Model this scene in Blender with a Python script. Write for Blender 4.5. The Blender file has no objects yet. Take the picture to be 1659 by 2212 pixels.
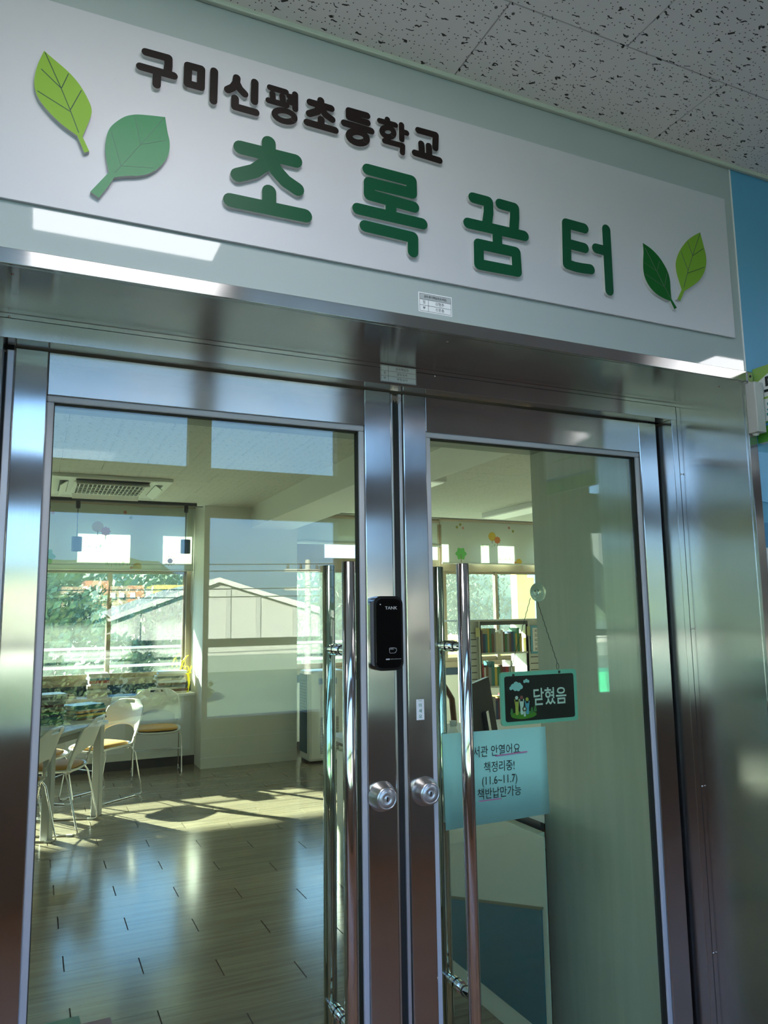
import bpy, bmesh, math, random
from mathutils import Matrix, Vector, Euler
S = bpy.context.scene
C = S.collection
R = math.radians
H = 1.5            # eye height above the floor; geometry below is written relative to the eye, floor at -1.5
# ---------------------------------------------------------------- camera
cam = bpy.data.cameras.new('camera'); cob = bpy.data.objects.new('camera', cam); C.objects.link(cob)
cam.sensor_fit = 'HORIZONTAL'; cam.sensor_width = 36.0; cam.lens = 36.0*1647.36/1659
cam.clip_start = 0.02; cam.clip_end = 2000
rt = Vector((0.9093008, -0.41589406, -0.01428945)); dn = Vector((0.04328725, 0.12868247, -0.99074065)); fw = Vector((0.41388195, 0.90026271, 0.13501398))
cob.matrix_world = Matrix(((rt.x, -dn.x, -fw.x, 0), (rt.y, -dn.y, -fw.y, 0), (rt.z, -dn.z, -fw.z, H), (0, 0, 0, 1)))
S.camera = cob
# ---------------------------------------------------------------- world, sun, exposure
EXPOSURE = 1.75
SKY = 1.0
S.view_settings.view_transform = 'Standard'; S.view_settings.look = 'None'
S.view_settings.exposure = EXPOSURE; S.view_settings.gamma = 1.0; S.view_settings.use_curve_mapping = False
w = bpy.data.worlds.new('sky'); S.world = w; w.use_nodes = True
nt = w.node_tree; bg = nt.nodes['Background']
tc = nt.nodes.new('ShaderNodeTexCoord'); sx = nt.nodes.new('ShaderNodeSeparateXYZ'); rp = nt.nodes.new('ShaderNodeValToRGB')
nt.links.new(tc.outputs['Generated'], sx.inputs[0]); nt.links.new(sx.outputs['Z'], rp.inputs[0]); nt.links.new(rp.outputs[0], bg.inputs[0])
cr = rp.color_ramp; cr.elements[0].position = 0.0; cr.elements[0].color = (0.22, 0.36, 0.46, 1)
cr.elements[1].position = 0.7; cr.elements[1].color = (0.13, 0.30, 0.68, 1)
e = cr.elements.new(0.12); e.color = (0.24, 0.43, 0.72, 1)
bg.inputs[1].default_value = 2.0*SKY
sl = bpy.data.lights.new('sun', 'SUN'); so = bpy.data.objects.new('sun', sl); C.objects.link(so)
sl.energy = 19.0; sl.angle = R(0.6); sl.color = (1.0, 0.93, 0.80)
SUN_DIR = Vector((0.62, -1.0, -0.50)).normalized()
so.rotation_euler = SUN_DIR.to_track_quat('-Z', 'Y').to_euler(); so.location = (-6, 20, 12)
S.cycles.max_bounces = 10; S.cycles.diffuse_bounces = 6; S.cycles.glossy_bounces = 5; S.cycles.transparent_max_bounces = 24
S.cycles.transmission_bounces = 8
S.cycles.sample_clamp_indirect = 6.0

# ---------------------------------------------------------------- helpers
def tag(o, label=None, cat=None, group=None, kind=None):
    if label: o['label'] = label
    if cat: o['category'] = cat
    if group: o['group'] = group
    if kind: o['kind'] = kind
    return o
def thing(name, label, cat, loc, group=None, rz=0, kind=None):
    o = bpy.data.objects.new(name, None); C.objects.link(o); o.empty_display_size = 0.1
    o.location = loc; o.rotation_euler = (0, 0, rz)
    return tag(o, label, cat, group, kind)
def abs_loc(o):
    v = Vector((0, 0, 0))
    while o is not None: v += Vector(o.location); o = o.parent
    return v
class MB:
    def __init__(s): s.v = []; s.f = []; s.m = []; s.sm = []
    def add(s, vs, fs, mi=0, sm=False):
        b = len(s.v); s.v += [tuple(p) for p in vs]; s.f += [tuple(i+b for i in f) for f in fs]
        s.m += [mi]*len(fs); s.sm += [sm]*len(fs); return s
    def box(s, x0, x1, y0, y1, z0, z1, mi=0, M=None):
        vs = [(x, y, z) for z in (z0, z1) for y in (y0, y1) for x in (x0, x1)]
        if M is not None: vs = [M @ Vector(p) for p in vs]
        return s.add(vs, [(0, 2, 3, 1), (4, 5, 7, 6), (0, 1, 5, 4), (2, 6, 7, 3), (0, 4, 6, 2), (1, 3, 7, 5)], mi)
    def tube(s, pts, r, n=10, mi=0, caps=True):
        pts = [Vector(p) for p in pts]; rings = []; N = len(pts); up = None
        for i, p in enumerate(pts):
            t = (pts[min(i+1, N-1)]-pts[max(i-1, 0)]).normalized()
            if up is None: up = Vector((0, 0, 1)) if abs(t.z) < .9 else Vector((1, 0, 0))
            a = t.cross(up).normalized(); b = a.cross(t).normalized(); up = b
            rr = r[i] if isinstance(r, (list, tuple)) else r
            rings += [p+a*math.cos(q*2*math.pi/n)*rr+b*math.sin(q*2*math.pi/n)*rr for q in range(n)]
        fs = [(i*n+q, i*n+(q+1) % n, (i+1)*n+(q+1) % n, (i+1)*n+q) for i in range(N-1) for q in range(n)]
        s.add(rings, fs, mi, True)
        if caps:
            s.add(rings[:n], [tuple(range(n))], mi); s.add(rings[-n:], [tuple(range(n))[::-1]], mi)
        return s
    def lathe(s, prof, c=(0, 0, 0), ax='z', n=32, mi=0):
        vs = []
        for (r, h) in prof:
            for q in range(n):
                a = q*2*math.pi/n; u, v = r*math.cos(a), r*math.sin(a)
                p = (u, v, h) if ax == 'z' else ((u, h, v) if ax == 'y' else (h, u, v))
                vs.append((p[0]+c[0], p[1]+c[1], p[2]+c[2]))
        fs = [(i*n+q, i*n+(q+1) % n, (i+1)*n+(q+1) % n, (i+1)*n+q) for i in range(len(prof)-1) for q in range(n)]
        return s.add(vs, fs, mi, True)
    def prism_xz(s, poly, y0, y1, mi=0, mside=None):
        n = len(poly); vs = [(x, y0, z) for x, z in poly]+[(x, y1, z) for x, z in poly]
        s.add(vs, [tuple(range(n)), tuple(range(2*n-1, n-1, -1))], mi)
        s.add(vs, [(i, i+n, (i+1) % n+n, (i+1) % n) for i in range(n)], mi if mside is None else mside); return s
    def prism_xy(s, poly, z0, z1, mi=0):
        n = len(poly); vs = [(x, y, z0) for x, y in poly]+[(x, y, z1) for x, y in poly]
        return s.add(vs, [tuple(range(n-1, -1, -1)), tuple(range(n, 2*n))]+[(i, (i+1) % n, (i+1) % n+n, i+n) for i in range(n)], mi)
    def prism_yz(s, poly, x0, x1, mi=0):
        n = len(poly); vs = [(x0, y, z) for y, z in poly]+[(x1, y, z) for y, z in poly]
        return s.add(vs, [tuple(range(n)), tuple(range(2*n-1, n-1, -1))]+[(i, i+n, (i+1) % n+n, (i+1) % n) for i in range(n)], mi)
    def mesh(s, name, mats, off=Vector((0, 0, 0))):
        me = bpy.data.meshes.new(name); me.from_pydata([(p[0]-off.x, p[1]-off.y, p[2]-off.z) for p in s.v], [], s.f)
        for m in (mats if isinstance(mats, (list, tuple)) else [mats]): me.materials.append(m)
        me.polygons.foreach_set('material_index', s.m); me.polygons.foreach_set('use_smooth', s.sm)
        bm = bmesh.new(); bm.from_mesh(me); bmesh.ops.recalc_face_normals(bm, faces=bm.faces); bm.to_mesh(me); bm.free()
        me.update(); return me
    def build(s, name, mats, parent=None, bevel=0, local=False, seg=2):
        off = Vector((0, 0, 0)) if local or parent is None else abs_loc(parent)
        o = bpy.data.objects.new(name, s.mesh(name, mats, off)); C.objects.link(o)
        if parent is not None: o.parent = parent
        if bevel:
            b = o.modifiers.new('bevel', 'BEVEL'); b.width = bevel; b.segments = seg; b.limit_method = 'ANGLE'; b.angle_limit = R(40)
        return o
def bx(name, x0, x1, y0, y1, z0, z1, m, parent=None, bevel=0): return MB().box(x0, x1, y0, y1, z0, z1).build(name, m, parent, bevel)
def struct(o): o['kind'] = 'structure'; return o
def copy_tree(o, parent=None):
    c = o.copy(); C.objects.link(c)
    if parent is not None: c.parent = parent
    for ch in list(o.children): copy_tree(ch, c)
    return c
def text(body, size, x, y, z, m, parent=None, rot=None, name='lettering', align='CENTER', depth=0.0, bold=0.0, sx_=1.0, local=False):
    """flat lettering facing -y at x, y, z (relative to the eye) unless rot is given"""
    c = bpy.data.curves.new('txt', 'FONT'); c.body = body; c.size = size; c.align_x = align; c.align_y = 'CENTER'; c.extrude = depth; c.offset = bold; c.resolution_u = 3
    t = bpy.data.objects.new('txt', c); C.objects.link(t); bpy.context.view_layer.update()
    me = bpy.data.meshes.new_from_object(t.evaluated_get(bpy.context.evaluated_depsgraph_get())); bpy.data.objects.remove(t)
    me.materials.clear(); me.materials.append(m)
    M = (rot if rot is not None else Matrix.Rotation(R(90), 4, 'X')) @ Matrix.Scale(sx_, 4, (1, 0, 0))
    off = Vector((0, 0, 0)) if parent is None or local else abs_loc(parent)
    me.transform(Matrix.Translation(Vector((x, y, z))-off) @ M)
    o = bpy.data.objects.new(name, me); C.objects.link(o)
    if parent is not None: o.parent = parent
    return o

# ---------------------------------------------------------------- materials
def P(name, col, rough=0.5, metal=0.0, **k):
    m = bpy.data.materials.new(name); m.use_nodes = True; b = m.node_tree.nodes['Principled BSDF']
    b.inputs['Base Color'].default_value = (*col, 1); b.inputs['Roughness'].default_value = rough; b.inputs['Metallic'].default_value = metal
    for kk, v in k.items(): b.inputs[kk.replace('_', ' ')].default_value = v
    return m
def vary(m, scale=(3, 3, 3), amt=0.12, bump=0.0, nscale=1.0, detail=4, rough_amt=0.0):
    """noise that varies the base colour a little and, if asked, gives fine relief"""
    t = m.node_tree; b = t.nodes['Principled BSDF']; col = tuple(b.inputs['Base Color'].default_value)
    tc = t.nodes.new('ShaderNodeTexCoord'); mp = t.nodes.new('ShaderNodeMapping'); mp.inputs['Scale'].default_value = scale
    n = t.nodes.new('ShaderNodeTexNoise'); n.inputs['Scale'].default_value = nscale; n.inputs['Detail'].default_value = detail
    t.links.new(tc.outputs['Object'], mp.inputs[0]); t.links.new(mp.outputs[0], n.inputs['Vector'])
    mx = t.nodes.new('ShaderNodeMix'); mx.data_type = 'RGBA'
    mx.inputs['A'].default_value = tuple(max(0, c*(1-amt)) for c in col[:3])+(1,); mx.inputs['B'].default_value = tuple(min(1, c*(1+amt)) for c in col[:3])+(1,)
    t.links.new(n.outputs['Fac'], mx.inputs['Factor']); t.links.new(mx.outputs['Result'], b.inputs['Base Color'])
    if bump:
        bp = t.nodes.new('ShaderNodeBump'); bp.inputs['Strength'].default_value = 1.0; bp.inputs['Distance'].default_value = bump
        t.links.new(n.outputs['Fac'], bp.inputs['Height']); t.links.new(bp.outputs[0], b.inputs['Normal'])
    if rough_amt:
        ma = t.nodes.new('ShaderNodeMapRange'); r0 = b.inputs['Roughness'].default_value
        ma.inputs['To Min'].default_value = max(0.02, r0-rough_amt); ma.inputs['To Max'].default_value = r0+rough_amt
        t.links.new(n.outputs['Fac'], ma.inputs['Value']); t.links.new(ma.outputs[0], b.inputs['Roughness'])
    return m
def steel(name, grain, rough=0.155, col=(0.55, 0.54, 0.525), T=None):
    """brushed sheet: reflections smear across the grain (along T) and stay crisp along it"""
    sc = {'z': (700, 700, 5), 'x': (5, 700, 700)}[grain]
    m = P(name, col, rough, 1.0, Anisotropic=1.0); vary(m, sc, 0.07, 0.0, 1.0, 3)
    t = m.node_tree; b = t.nodes['Principled BSDF']
    cx = t.nodes.new('ShaderNodeCombineXYZ'); cx.inputs[0].default_value, cx.inputs[1].default_value, cx.inputs[2].default_value = T or ((1, 1, 0) if grain == 'z' else (0, 1, 1))
    t.links.new(cx.outputs[0], b.inputs['Tangent'])
    tc = t.nodes.new('ShaderNodeTexCoord'); n = t.nodes.new('ShaderNodeTexNoise'); n.inputs['Scale'].default_value = 9; n.inputs['Detail'].default_value = 5
    mr = t.nodes.new('ShaderNodeMapRange'); mr.inputs['From Min'].default_value = 0.45; mr.inputs['From Max'].default_value = 0.8; mr.inputs['To Min'].default_value = rough; mr.inputs['To Max'].default_value = rough+0.04
    t.links.new(tc.outputs['Object'], n.inputs['Vector']); t.links.new(n.outputs['Fac'], mr.inputs['Value']); t.links.new(mr.outputs[0], b.inputs['Roughness'])
    n2 = t.nodes.new('ShaderNodeTexNoise'); n2.inputs['Scale'].default_value = 2.2; n2.inputs['Detail'].default_value = 1     # sheet not quite flat
    bp = t.nodes.new('ShaderNodeBump'); bp.inputs['Distance'].default_value = 0.0015; bp.inputs['Strength'].default_value = 1.0
    t.links.new(tc.outputs['Object'], n2.inputs['Vector']); t.links.new(n2.outputs['Fac'], bp.inputs['Height']); t.links.new(bp.outputs[0], b.inputs['Normal'])
    return m
def glass(name, tint, f0=0.05, rough=0.0):
    m = bpy.data.materials.new(name); m.use_nodes = True; t = m.node_tree; t.nodes.clear()
    out = t.nodes.new('ShaderNodeOutputMaterial'); mix = t.nodes.new('ShaderNodeMixShader'); tr = t.nodes.new('ShaderNodeBsdfTransparent'); gl = t.nodes.new('ShaderNodeBsdfGlossy')
    tr.inputs[0].default_value = (*tint, 1); gl.inputs['Roughness'].default_value = rough; gl.inputs[0].default_value = (1, 1, 1, 1)
    lw = t.nodes.new('ShaderNodeLayerWeight'); lw.inputs['Blend'].default_value = 0.5
    p = t.nodes.new('ShaderNodeMath'); p.operation = 'POWER'; p.inputs[1].default_value = 5.0
    k = t.nodes.new('ShaderNodeMath'); k.operation = 'MULTIPLY_ADD'; k.inputs[1].default_value = 1-f0; k.inputs[2].default_value = f0
    t.links.new(lw.outputs['Facing'], p.inputs[0]); t.links.new(p.outputs[0], k.inputs[0]); t.links.new(k.outputs[0], mix.inputs[0])
    t.links.new(tr.outputs[0], mix.inputs[1]); t.links.new(gl.outputs[0], mix.inputs[2]); t.links.new(mix.outputs[0], out.inputs[0])
    return m
def hazy_glass(name, tint, haze):
    m = glass(name, tint, 0.045); t = m.node_tree; out = [n for n in t.nodes if n.type == 'OUTPUT_MATERIAL'][0]; src = out.inputs[0].links[0].from_socket
    tl = t.nodes.new('ShaderNodeBsdfTranslucent'); tl.inputs[0].default_value = (0.80, 0.90, 0.86, 1); mx = t.nodes.new('ShaderNodeMixShader')
    tc = t.nodes.new('ShaderNodeTexCoord'); n = t.nodes.new('ShaderNodeTexNoise'); n.inputs['Scale'].default_value = 6; n.inputs['Detail'].default_value = 6
    mr = t.nodes.new('ShaderNodeMapRange'); mr.inputs['To Min'].default_value = haze*0.6; mr.inputs['To Max'].default_value = haze*1.4
    t.links.new(tc.outputs['Object'], n.inputs['Vector']); t.links.new(n.outputs['Fac'], mr.inputs['Value']); t.links.new(mr.outputs[0], mx.inputs[0])
    t.links.new(src, mx.inputs[1]); t.links.new(tl.outputs[0], mx.inputs[2]); t.links.new(mx.outputs[0], out.inputs[0]); return m
def emit(name, col, s):
    return P(name, col, 0.4, Emission_Color=(*col, 1), Emission_Strength=s)
def acoustic(name, col, dark=(0.05, 0.045, 0.04)):
    """mineral-fibre tile: pin holes and short wiggly fissures"""
    m = P(name, col, 0.9); t = m.node_tree; b = t.nodes['Principled BSDF']; L = t.links.new
    tc = t.nodes.new('ShaderNodeTexCoord')
    nz = t.nodes.new('ShaderNodeTexNoise'); nz.inputs['Scale'].default_value = 45; nz.inputs['Detail'].default_value = 2
    L(tc.outputs['Object'], nz.inputs['Vector'])
    ds = t.nodes.new('ShaderNodeVectorMath'); ds.operation = 'MULTIPLY_ADD'; ds.inputs[1].default_value = (0.014, 0.03, 0); L(nz.outputs['Color'], ds.inputs[0]); L(tc.outputs['Object'], ds.inputs[2])
    def vor(sc, src, thr, keep):
        mp = t.nodes.new('ShaderNodeMapping'); mp.inputs['Scale'].default_value = sc; L(src, mp.inputs[0])
        v = t.nodes.new('ShaderNodeTexVoronoi'); v.voronoi_dimensions = '2D'; v.inputs['Scale'].default_value = 1.0; v.inputs['Randomness'].default_value = 0.95; L(mp.outputs[0], v.inputs['Vector'])
        a = t.nodes.new('ShaderNodeMath'); a.operation = 'LESS_THAN'; a.inputs[1].default_value = thr; L(v.outputs['Distance'], a.inputs[0])
        sp = t.nodes.new('ShaderNodeSeparateColor'); L(v.outputs['Color'], sp.inputs[0])
        g = t.nodes.new('ShaderNodeMath'); g.operation = 'LESS_THAN'; g.inputs[1].default_value = keep; L(sp.outputs[0], g.inputs[0])
        q = t.nodes.new('ShaderNodeMath'); q.operation = 'MULTIPLY'; L(a.outputs[0], q.inputs[0]); L(g.outputs[0], q.inputs[1]); return q
    d1 = vor((75, 75, 1), tc.outputs['Object'], 0.105, 0.62); d2 = vor((17, 70, 1), ds.outputs[0], 0.135, 0.50)
    mxm = t.nodes.new('ShaderNodeMath'); mxm.operation = 'MAXIMUM'; L(d1.outputs[0], mxm.inputs[0]); L(d2.outputs[0], mxm.inputs[1])
    mx = t.nodes.new('ShaderNodeMix'); mx.data_type = 'RGBA'; mx.inputs['A'].default_value = (*col, 1); mx.inputs['B'].default_value = (*dark, 1)
    L(mxm.outputs[0], mx.inputs['Factor']); L(mx.outputs['Result'], b.inputs['Base Color']); return m
def ribbed(name, col, dark, sc, ax='X', rough=0.7):
    m = P(name, col, rough); t = m.node_tree; b = t.nodes['Principled BSDF']; L = t.links.new
    tc = t.nodes.new('ShaderNodeTexCoord'); wv = t.nodes.new('ShaderNodeTexWave'); wv.wave_type = 'BANDS'; wv.bands_direction = ax; wv.inputs['Scale'].default_value = sc
    wv.inputs['Distortion'].default_value = 0.2; L(tc.outputs['Object'], wv.inputs['Vector'])
    mx = t.nodes.new('ShaderNodeMix'); mx.data_type = 'RGBA'; mx.inputs['A'].default_value = (*dark, 1); mx.inputs['B'].default_value = (*col, 1)
    L(wv.outputs['Fac'], mx.inputs['Factor']); L(mx.outputs['Result'], b.inputs['Base Color']); return m
def wood(name, c1, c2, scale, rough=0.4, coat=0.0, bump=0.0):
    m = P(name, c1, rough, Coat_Weight=coat, Coat_Roughness=0.08); t = m.node_tree; b = t.nodes['Principled BSDF']; L = t.links.new
    tc = t.nodes.new('ShaderNodeTexCoord'); oi = t.nodes.new('ShaderNodeObjectInfo'); ad = t.nodes.new('ShaderNodeVectorMath'); ad.operation = 'MULTIPLY_ADD'
    cb = t.nodes.new('ShaderNodeCombineXYZ'); L(oi.outputs['Random'], cb.inputs[0]); L(oi.outputs['Random'], cb.inputs[1]); L(cb.outputs[0], ad.inputs[0]); ad.inputs[1].default_value = (37, 53, 0)
    L(tc.outputs['Object'], ad.inputs[2])
    mp = t.nodes.new('ShaderNodeMapping'); mp.inputs['Scale'].default_value = scale; L(ad.outputs[0], mp.inputs[0])
    n = t.nodes.new('ShaderNodeTexNoise'); n.inputs['Scale'].default_value = 1; n.inputs['Detail'].default_value = 6; n.inputs['Distortion'].default_value = 0.6; L(mp.outputs[0], n.inputs['Vector'])
    rp = t.nodes.new('ShaderNodeValToRGB'); rp.color_ramp.elements[0].position = 0.32; rp.color_ramp.elements[0].color = (*c2, 1); rp.color_ramp.elements[1].position = 0.62; rp.color_ramp.elements[1].color = (*c1, 1)
    L(n.outputs['Fac'], rp.inputs[0])
    hs = t.nodes.new('ShaderNodeHueSaturation'); mr = t.nodes.new('ShaderNodeMapRange'); mr.inputs['To Min'].default_value = 0.9; mr.inputs['To Max'].default_value = 1.1
    L(oi.outputs['Random'], mr.inputs['Value']); L(mr.outputs[0], hs.inputs['Value']); L(rp.outputs[0], hs.inputs['Color']); L(hs.outputs[0], b.inputs['Base Color'])
    if bump:
        bp = t.nodes.new('ShaderNodeBump'); bp.inputs['Strength'].default_value = 1; bp.inputs['Distance'].default_value = bump; L(n.outputs['Fac'], bp.inputs['Height']); L(bp.outputs[0], b.inputs['Normal'])
    return m
LET=[
 (0.0172,[[(0.1553, 1.1036), (0.1987, 1.1039), (0.199, 1.0884), (0.1977, 1.0727)], [(0.1458, 1.0694), (0.2096, 1.0689)], [(0.1777, 1.0678), (0.1775, 1.0401)]]),
 (0.0172,[[(0.2372, 1.0999), (0.2634, 1.1002), (0.2632, 1.0602), (0.2369, 1.0604), (0.2372, 1.0999)], [(0.2895, 1.1036), (0.2887, 1.0377)]]),
 (0.0172,[[(0.3359, 1.1028), (0.3348, 1.0907), (0.328, 1.0791), (0.3178, 1.0711)], [(0.3353, 1.0926), (0.3419, 1.0808), (0.3525, 1.0718)], [(0.3739, 1.1042), (0.3733, 1.0611)], [(0.3329, 1.0561), (0.3327, 1.0376), (0.3764, 1.037)]]),
 (0.0145,[[(0.4064, 1.1026), (0.441, 1.1021)], [(0.4118, 1.0901), (0.4131, 1.0739)], [(0.4332, 1.09), (0.435, 1.0751)], [(0.4035, 1.0723), (0.4423, 1.0721)], [(0.4615, 1.1029), (0.4616, 1.0686)], [(0.4489, 1.0941), (0.4608, 1.0942)], [(0.4489, 1.0817), (0.4608, 1.0818)], [(0.46, 1.0459), (0.4579, 1.0422), (0.454, 1.0388), (0.4485, 1.0362), (0.442, 1.0346), (0.4352, 1.0342), (0.4287, 1.0349), (0.4232, 1.0368), (0.4191, 1.0396), (0.4169, 1.043), (0.4168, 1.0467), (0.4188, 1.0505), (0.4226, 1.0538), (0.4281, 1.0564), (0.4345, 1.058), (0.4413, 1.0585), (0.4479, 1.0578), (0.4535, 1.056), (0.4576, 1.0532), (0.4599, 1.0497), (0.46, 1.0459)]]),
 (0.0172,[[(0.5196, 1.1053), (0.5195, 1.0927)], [(0.4951, 1.0944), (0.5433, 1.0936)], [(0.5195, 1.0927), (0.511, 1.0773), (0.4932, 1.0672)], [(0.5213, 1.0874), (0.5294, 1.0755), (0.5451, 1.0681)], [(0.5201, 1.0611), (0.5201, 1.047)], [(0.4882, 1.0457), (0.5524, 1.0446)]]),
 (0.0172,[[(0.6282, 1.1004), (0.5852, 1.1003), (0.5851, 1.0852), (0.6287, 1.0834)], [(0.5736, 1.0677), (0.6378, 1.066)], [(0.6262, 1.042), (0.624, 1.0379), (0.62, 1.0342), (0.6146, 1.0314), (0.6083, 1.0296), (0.6017, 1.0291), (0.5955, 1.0299), (0.5903, 1.0319), (0.5866, 1.035), (0.5847, 1.0387), (0.5849, 1.0429), (0.587, 1.047), (0.5909, 1.0506), (0.5963, 1.0535), (0.6025, 1.0553), (0.6091, 1.0559), (0.6154, 1.0551), (0.6206, 1.0531), (0.6244, 1.05), (0.6263, 1.0462), (0.6262, 1.042)]]),
 (0.0145,[[(0.6782, 1.1051), (0.6781, 1.0989)], [(0.6592, 1.0969), (0.6975, 1.0969)], [(0.6929, 1.0733), (0.691, 1.0698), (0.6879, 1.0668), (0.6839, 1.0645), (0.6794, 1.0633), (0.6749, 1.0631), (0.6708, 1.0641), (0.6675, 1.066), (0.6653, 1.0688), (0.6644, 1.0721), (0.665, 1.0757), (0.6669, 1.0792), (0.67, 1.0822), (0.674, 1.0844), (0.6784, 1.0857), (0.6829, 1.0859), (0.6871, 1.085), (0.6904, 1.083), (0.6926, 1.0802), (0.6935, 1.0769), (0.6929, 1.0733)], [(0.7132, 1.1013), (0.713, 1.0655)], [(0.7142, 1.0855), (0.7256, 1.0849)], [(0.6704, 1.0508), (0.7148, 1.0508), (0.7139, 1.0339)]]),
 (0.0172,[[(0.7559, 1.1), (0.801, 1.1002), (0.7991, 1.0676)], [(0.7629, 1.0683), (0.7637, 1.0467)], [(0.7823, 1.0677), (0.7826, 1.0479)], [(0.7461, 1.0417), (0.8094, 1.039)]]),
 (0.0372,[[(0.4047, 0.9764), (0.4048, 0.9511)], [(0.3456, 0.9507), (0.4626, 0.9505)], [(0.4048, 0.9511), (0.3952, 0.9254), (0.3747, 0.9061), (0.3406, 0.889)], [(0.4061, 0.9473), (0.4201, 0.9193), (0.4413, 0.8998), (0.4667, 0.8879)], [(0.4062, 0.8683), (0.4062, 0.836)], [(0.3263, 0.8315), (0.4842, 0.8324)]]),
 (0.0345,[[(0.6288, 0.9723), (0.7356, 0.971), (0.7357, 0.9413), (0.6317, 0.9415), (0.6313, 0.9133), (0.7406, 0.9089)], [(0.6836, 0.9081), (0.6831, 0.8816)], [(0.6038, 0.8746), (0.7609, 0.8732)], [(0.6205, 0.8382), (0.7365, 0.8356), (0.7358, 0.8018)]]),
 (0.0345,[[(0.8973, 0.9672), (0.9386, 0.9665), (0.9383, 0.9398), (0.933, 0.911)], [(0.9717, 0.9682), (1.0126, 0.9671), (1.0119, 0.9432), (1.0085, 0.9142)], [(0.8814, 0.9006), (1.0374, 0.901)], [(0.9604, 0.8991), (0.9601, 0.8676)], [(0.9079, 0.8544), (1.0115, 0.8544), (1.0128, 0.806), (0.9071, 0.8045), (0.9079, 0.8544)]]),
 (0.0345,[[(1.2218, 0.959), (1.1657, 0.9602), (1.1622, 0.8529), (1.1887, 0.8503), (1.2109, 0.8509), (1.2347, 0.8527)], [(1.164, 0.9075), (1.2192, 0.9061)], [(1.2923, 0.9708), (1.2915, 0.8063)], [(1.2562, 0.9123), (1.2883, 0.912)]]),
]
LEAF=[
 ([(-0.025, 1.048), (-0.0067, 1.0355), (0.0185, 1.0181), (0.0391, 0.9971), (0.0551, 0.9706), (0.0611, 0.9529), (0.0589, 0.9348), (0.047, 0.8949), (0.0599, 0.8686), (0.0515, 0.8636), (0.038, 0.8944), (0.0146, 0.9072), (-0.007, 0.924), (-0.0254, 0.9434), (-0.0358, 0.9632), (-0.0386, 0.9852), (-0.0348, 1.015)],[[(-0.0229, 1.0448), (0.0068, 0.9816), (0.0239, 0.9423), (0.0402, 0.9008)], [(-0.0277, 1.0096), (0.0068, 0.9816)], [(0.0182, 1.0141), (0.0076, 0.9819)], [(-0.0322, 0.9643), (0.024, 0.9394)], [(0.0417, 0.9871), (0.0246, 0.9435)]]),
 ([(0.1954, 0.9759), (0.2002, 0.9479), (0.2053, 0.9232), (0.2032, 0.8986), (0.1912, 0.8737), (0.1721, 0.8532), (0.1514, 0.8422), (0.1256, 0.835), (0.1054, 0.8272), (0.0959, 0.8077), (0.0801, 0.7803), (0.0645, 0.789), (0.0958, 0.8355), (0.0889, 0.8674), (0.0877, 0.8922), (0.0907, 0.9144), (0.0986, 0.9322), (0.1186, 0.9544), (0.1392, 0.9655), (0.1637, 0.971)],[[(0.1933, 0.9733), (0.1513, 0.907), (0.1173, 0.8543), (0.1059, 0.837)], [(0.1393, 0.9592), (0.1504, 0.9077)], [(0.198, 0.9272), (0.1522, 0.9072)], [(0.0974, 0.9181), (0.1164, 0.855)], [(0.1754, 0.8638), (0.1182, 0.8539)]]),
 ([(1.4128, 0.9585), (1.4395, 0.9485), (1.4643, 0.9322), (1.4819, 0.9131), (1.4943, 0.8929), (1.4999, 0.8715), (1.4999, 0.8449), (1.5006, 0.8192), (1.5179, 0.7977), (1.5085, 0.792), (1.4962, 0.8129), (1.4755, 0.8157), (1.4501, 0.8239), (1.4289, 0.8382), (1.4136, 0.8603), (1.4087, 0.8842), (1.4105, 0.9122), (1.4134, 0.9336)],[[(1.4204, 0.9461), (1.4562, 0.8874), (1.4792, 0.8497), (1.5004, 0.8199)], [(1.4146, 0.9053), (1.4563, 0.8888)], [(1.4675, 0.9188), (1.4572, 0.8889)], [(1.4172, 0.8733), (1.4791, 0.849)], [(1.4913, 0.8889), (1.4801, 0.8498)]]),
 ([(1.6234, 1.0315), (1.632, 0.9981), (1.6386, 0.9688), (1.6382, 0.9454), (1.6291, 0.919), (1.6098, 0.8925), (1.582, 0.8704), (1.5492, 0.8492), (1.5322, 0.8189), (1.5218, 0.822), (1.5396, 0.8517), (1.5318, 0.8743), (1.525, 0.8986), (1.5244, 0.9225), (1.5327, 0.9454), (1.5494, 0.9716), (1.5737, 0.998), (1.5994, 1.0171)],[[(1.6233, 1.03), (1.5882, 0.9569), (1.5663, 0.9075), (1.5475, 0.8595)], [(1.5743, 0.9953), (1.5875, 0.9589)], [(1.6299, 0.9853), (1.5892, 0.957)], [(1.5467, 0.961), (1.5667, 0.9119)], [(1.629, 0.9313), (1.5649, 0.9023)]]),
]
M = {}
M['steel_z'] = steel('brushed_steel_vertical', 'z'); M['steel_x'] = steel('brushed_steel_horizontal', 'x')
M['steel_jamb'] = steel('brushed_steel_jamb', 'z'); M['steel_soffit'] = steel('brushed_steel_soffit', 'x', T=(0, 1, 0)); M['dusty_glass'] = hazy_glass('dusty_window_glass', (0.95, 0.985, 0.975), 0.022)
M['chrome'] = P('polished_chrome', (0.72, 0.70, 0.69), 0.06, 1.0)
M['satin'] = vary(P('satin_steel', (0.62, 0.61, 0.60), 0.28, 1.0), (40, 40, 40), 0.06)
M['bead'] = P('grey_glazing_bead', (0.50, 0.50, 0.56), 0.4)
M['rubber'] = P('black_rubber', (0.012, 0.012, 0.012), 0.7)
M['black'] = P('black_plastic', (0.015, 0.015, 0.016), 0.35)
M['door_glass'] = glass('green_tinted_door_glass', (0.865, 0.955, 0.885), 0.055)
M['win_glass'] = glass('clear_window_glass', (0.95, 0.985, 0.975), 0.045)
M['glass_edge'] = P('green_glass_edge', (0.12, 0.42, 0.32), 0.15)
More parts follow.
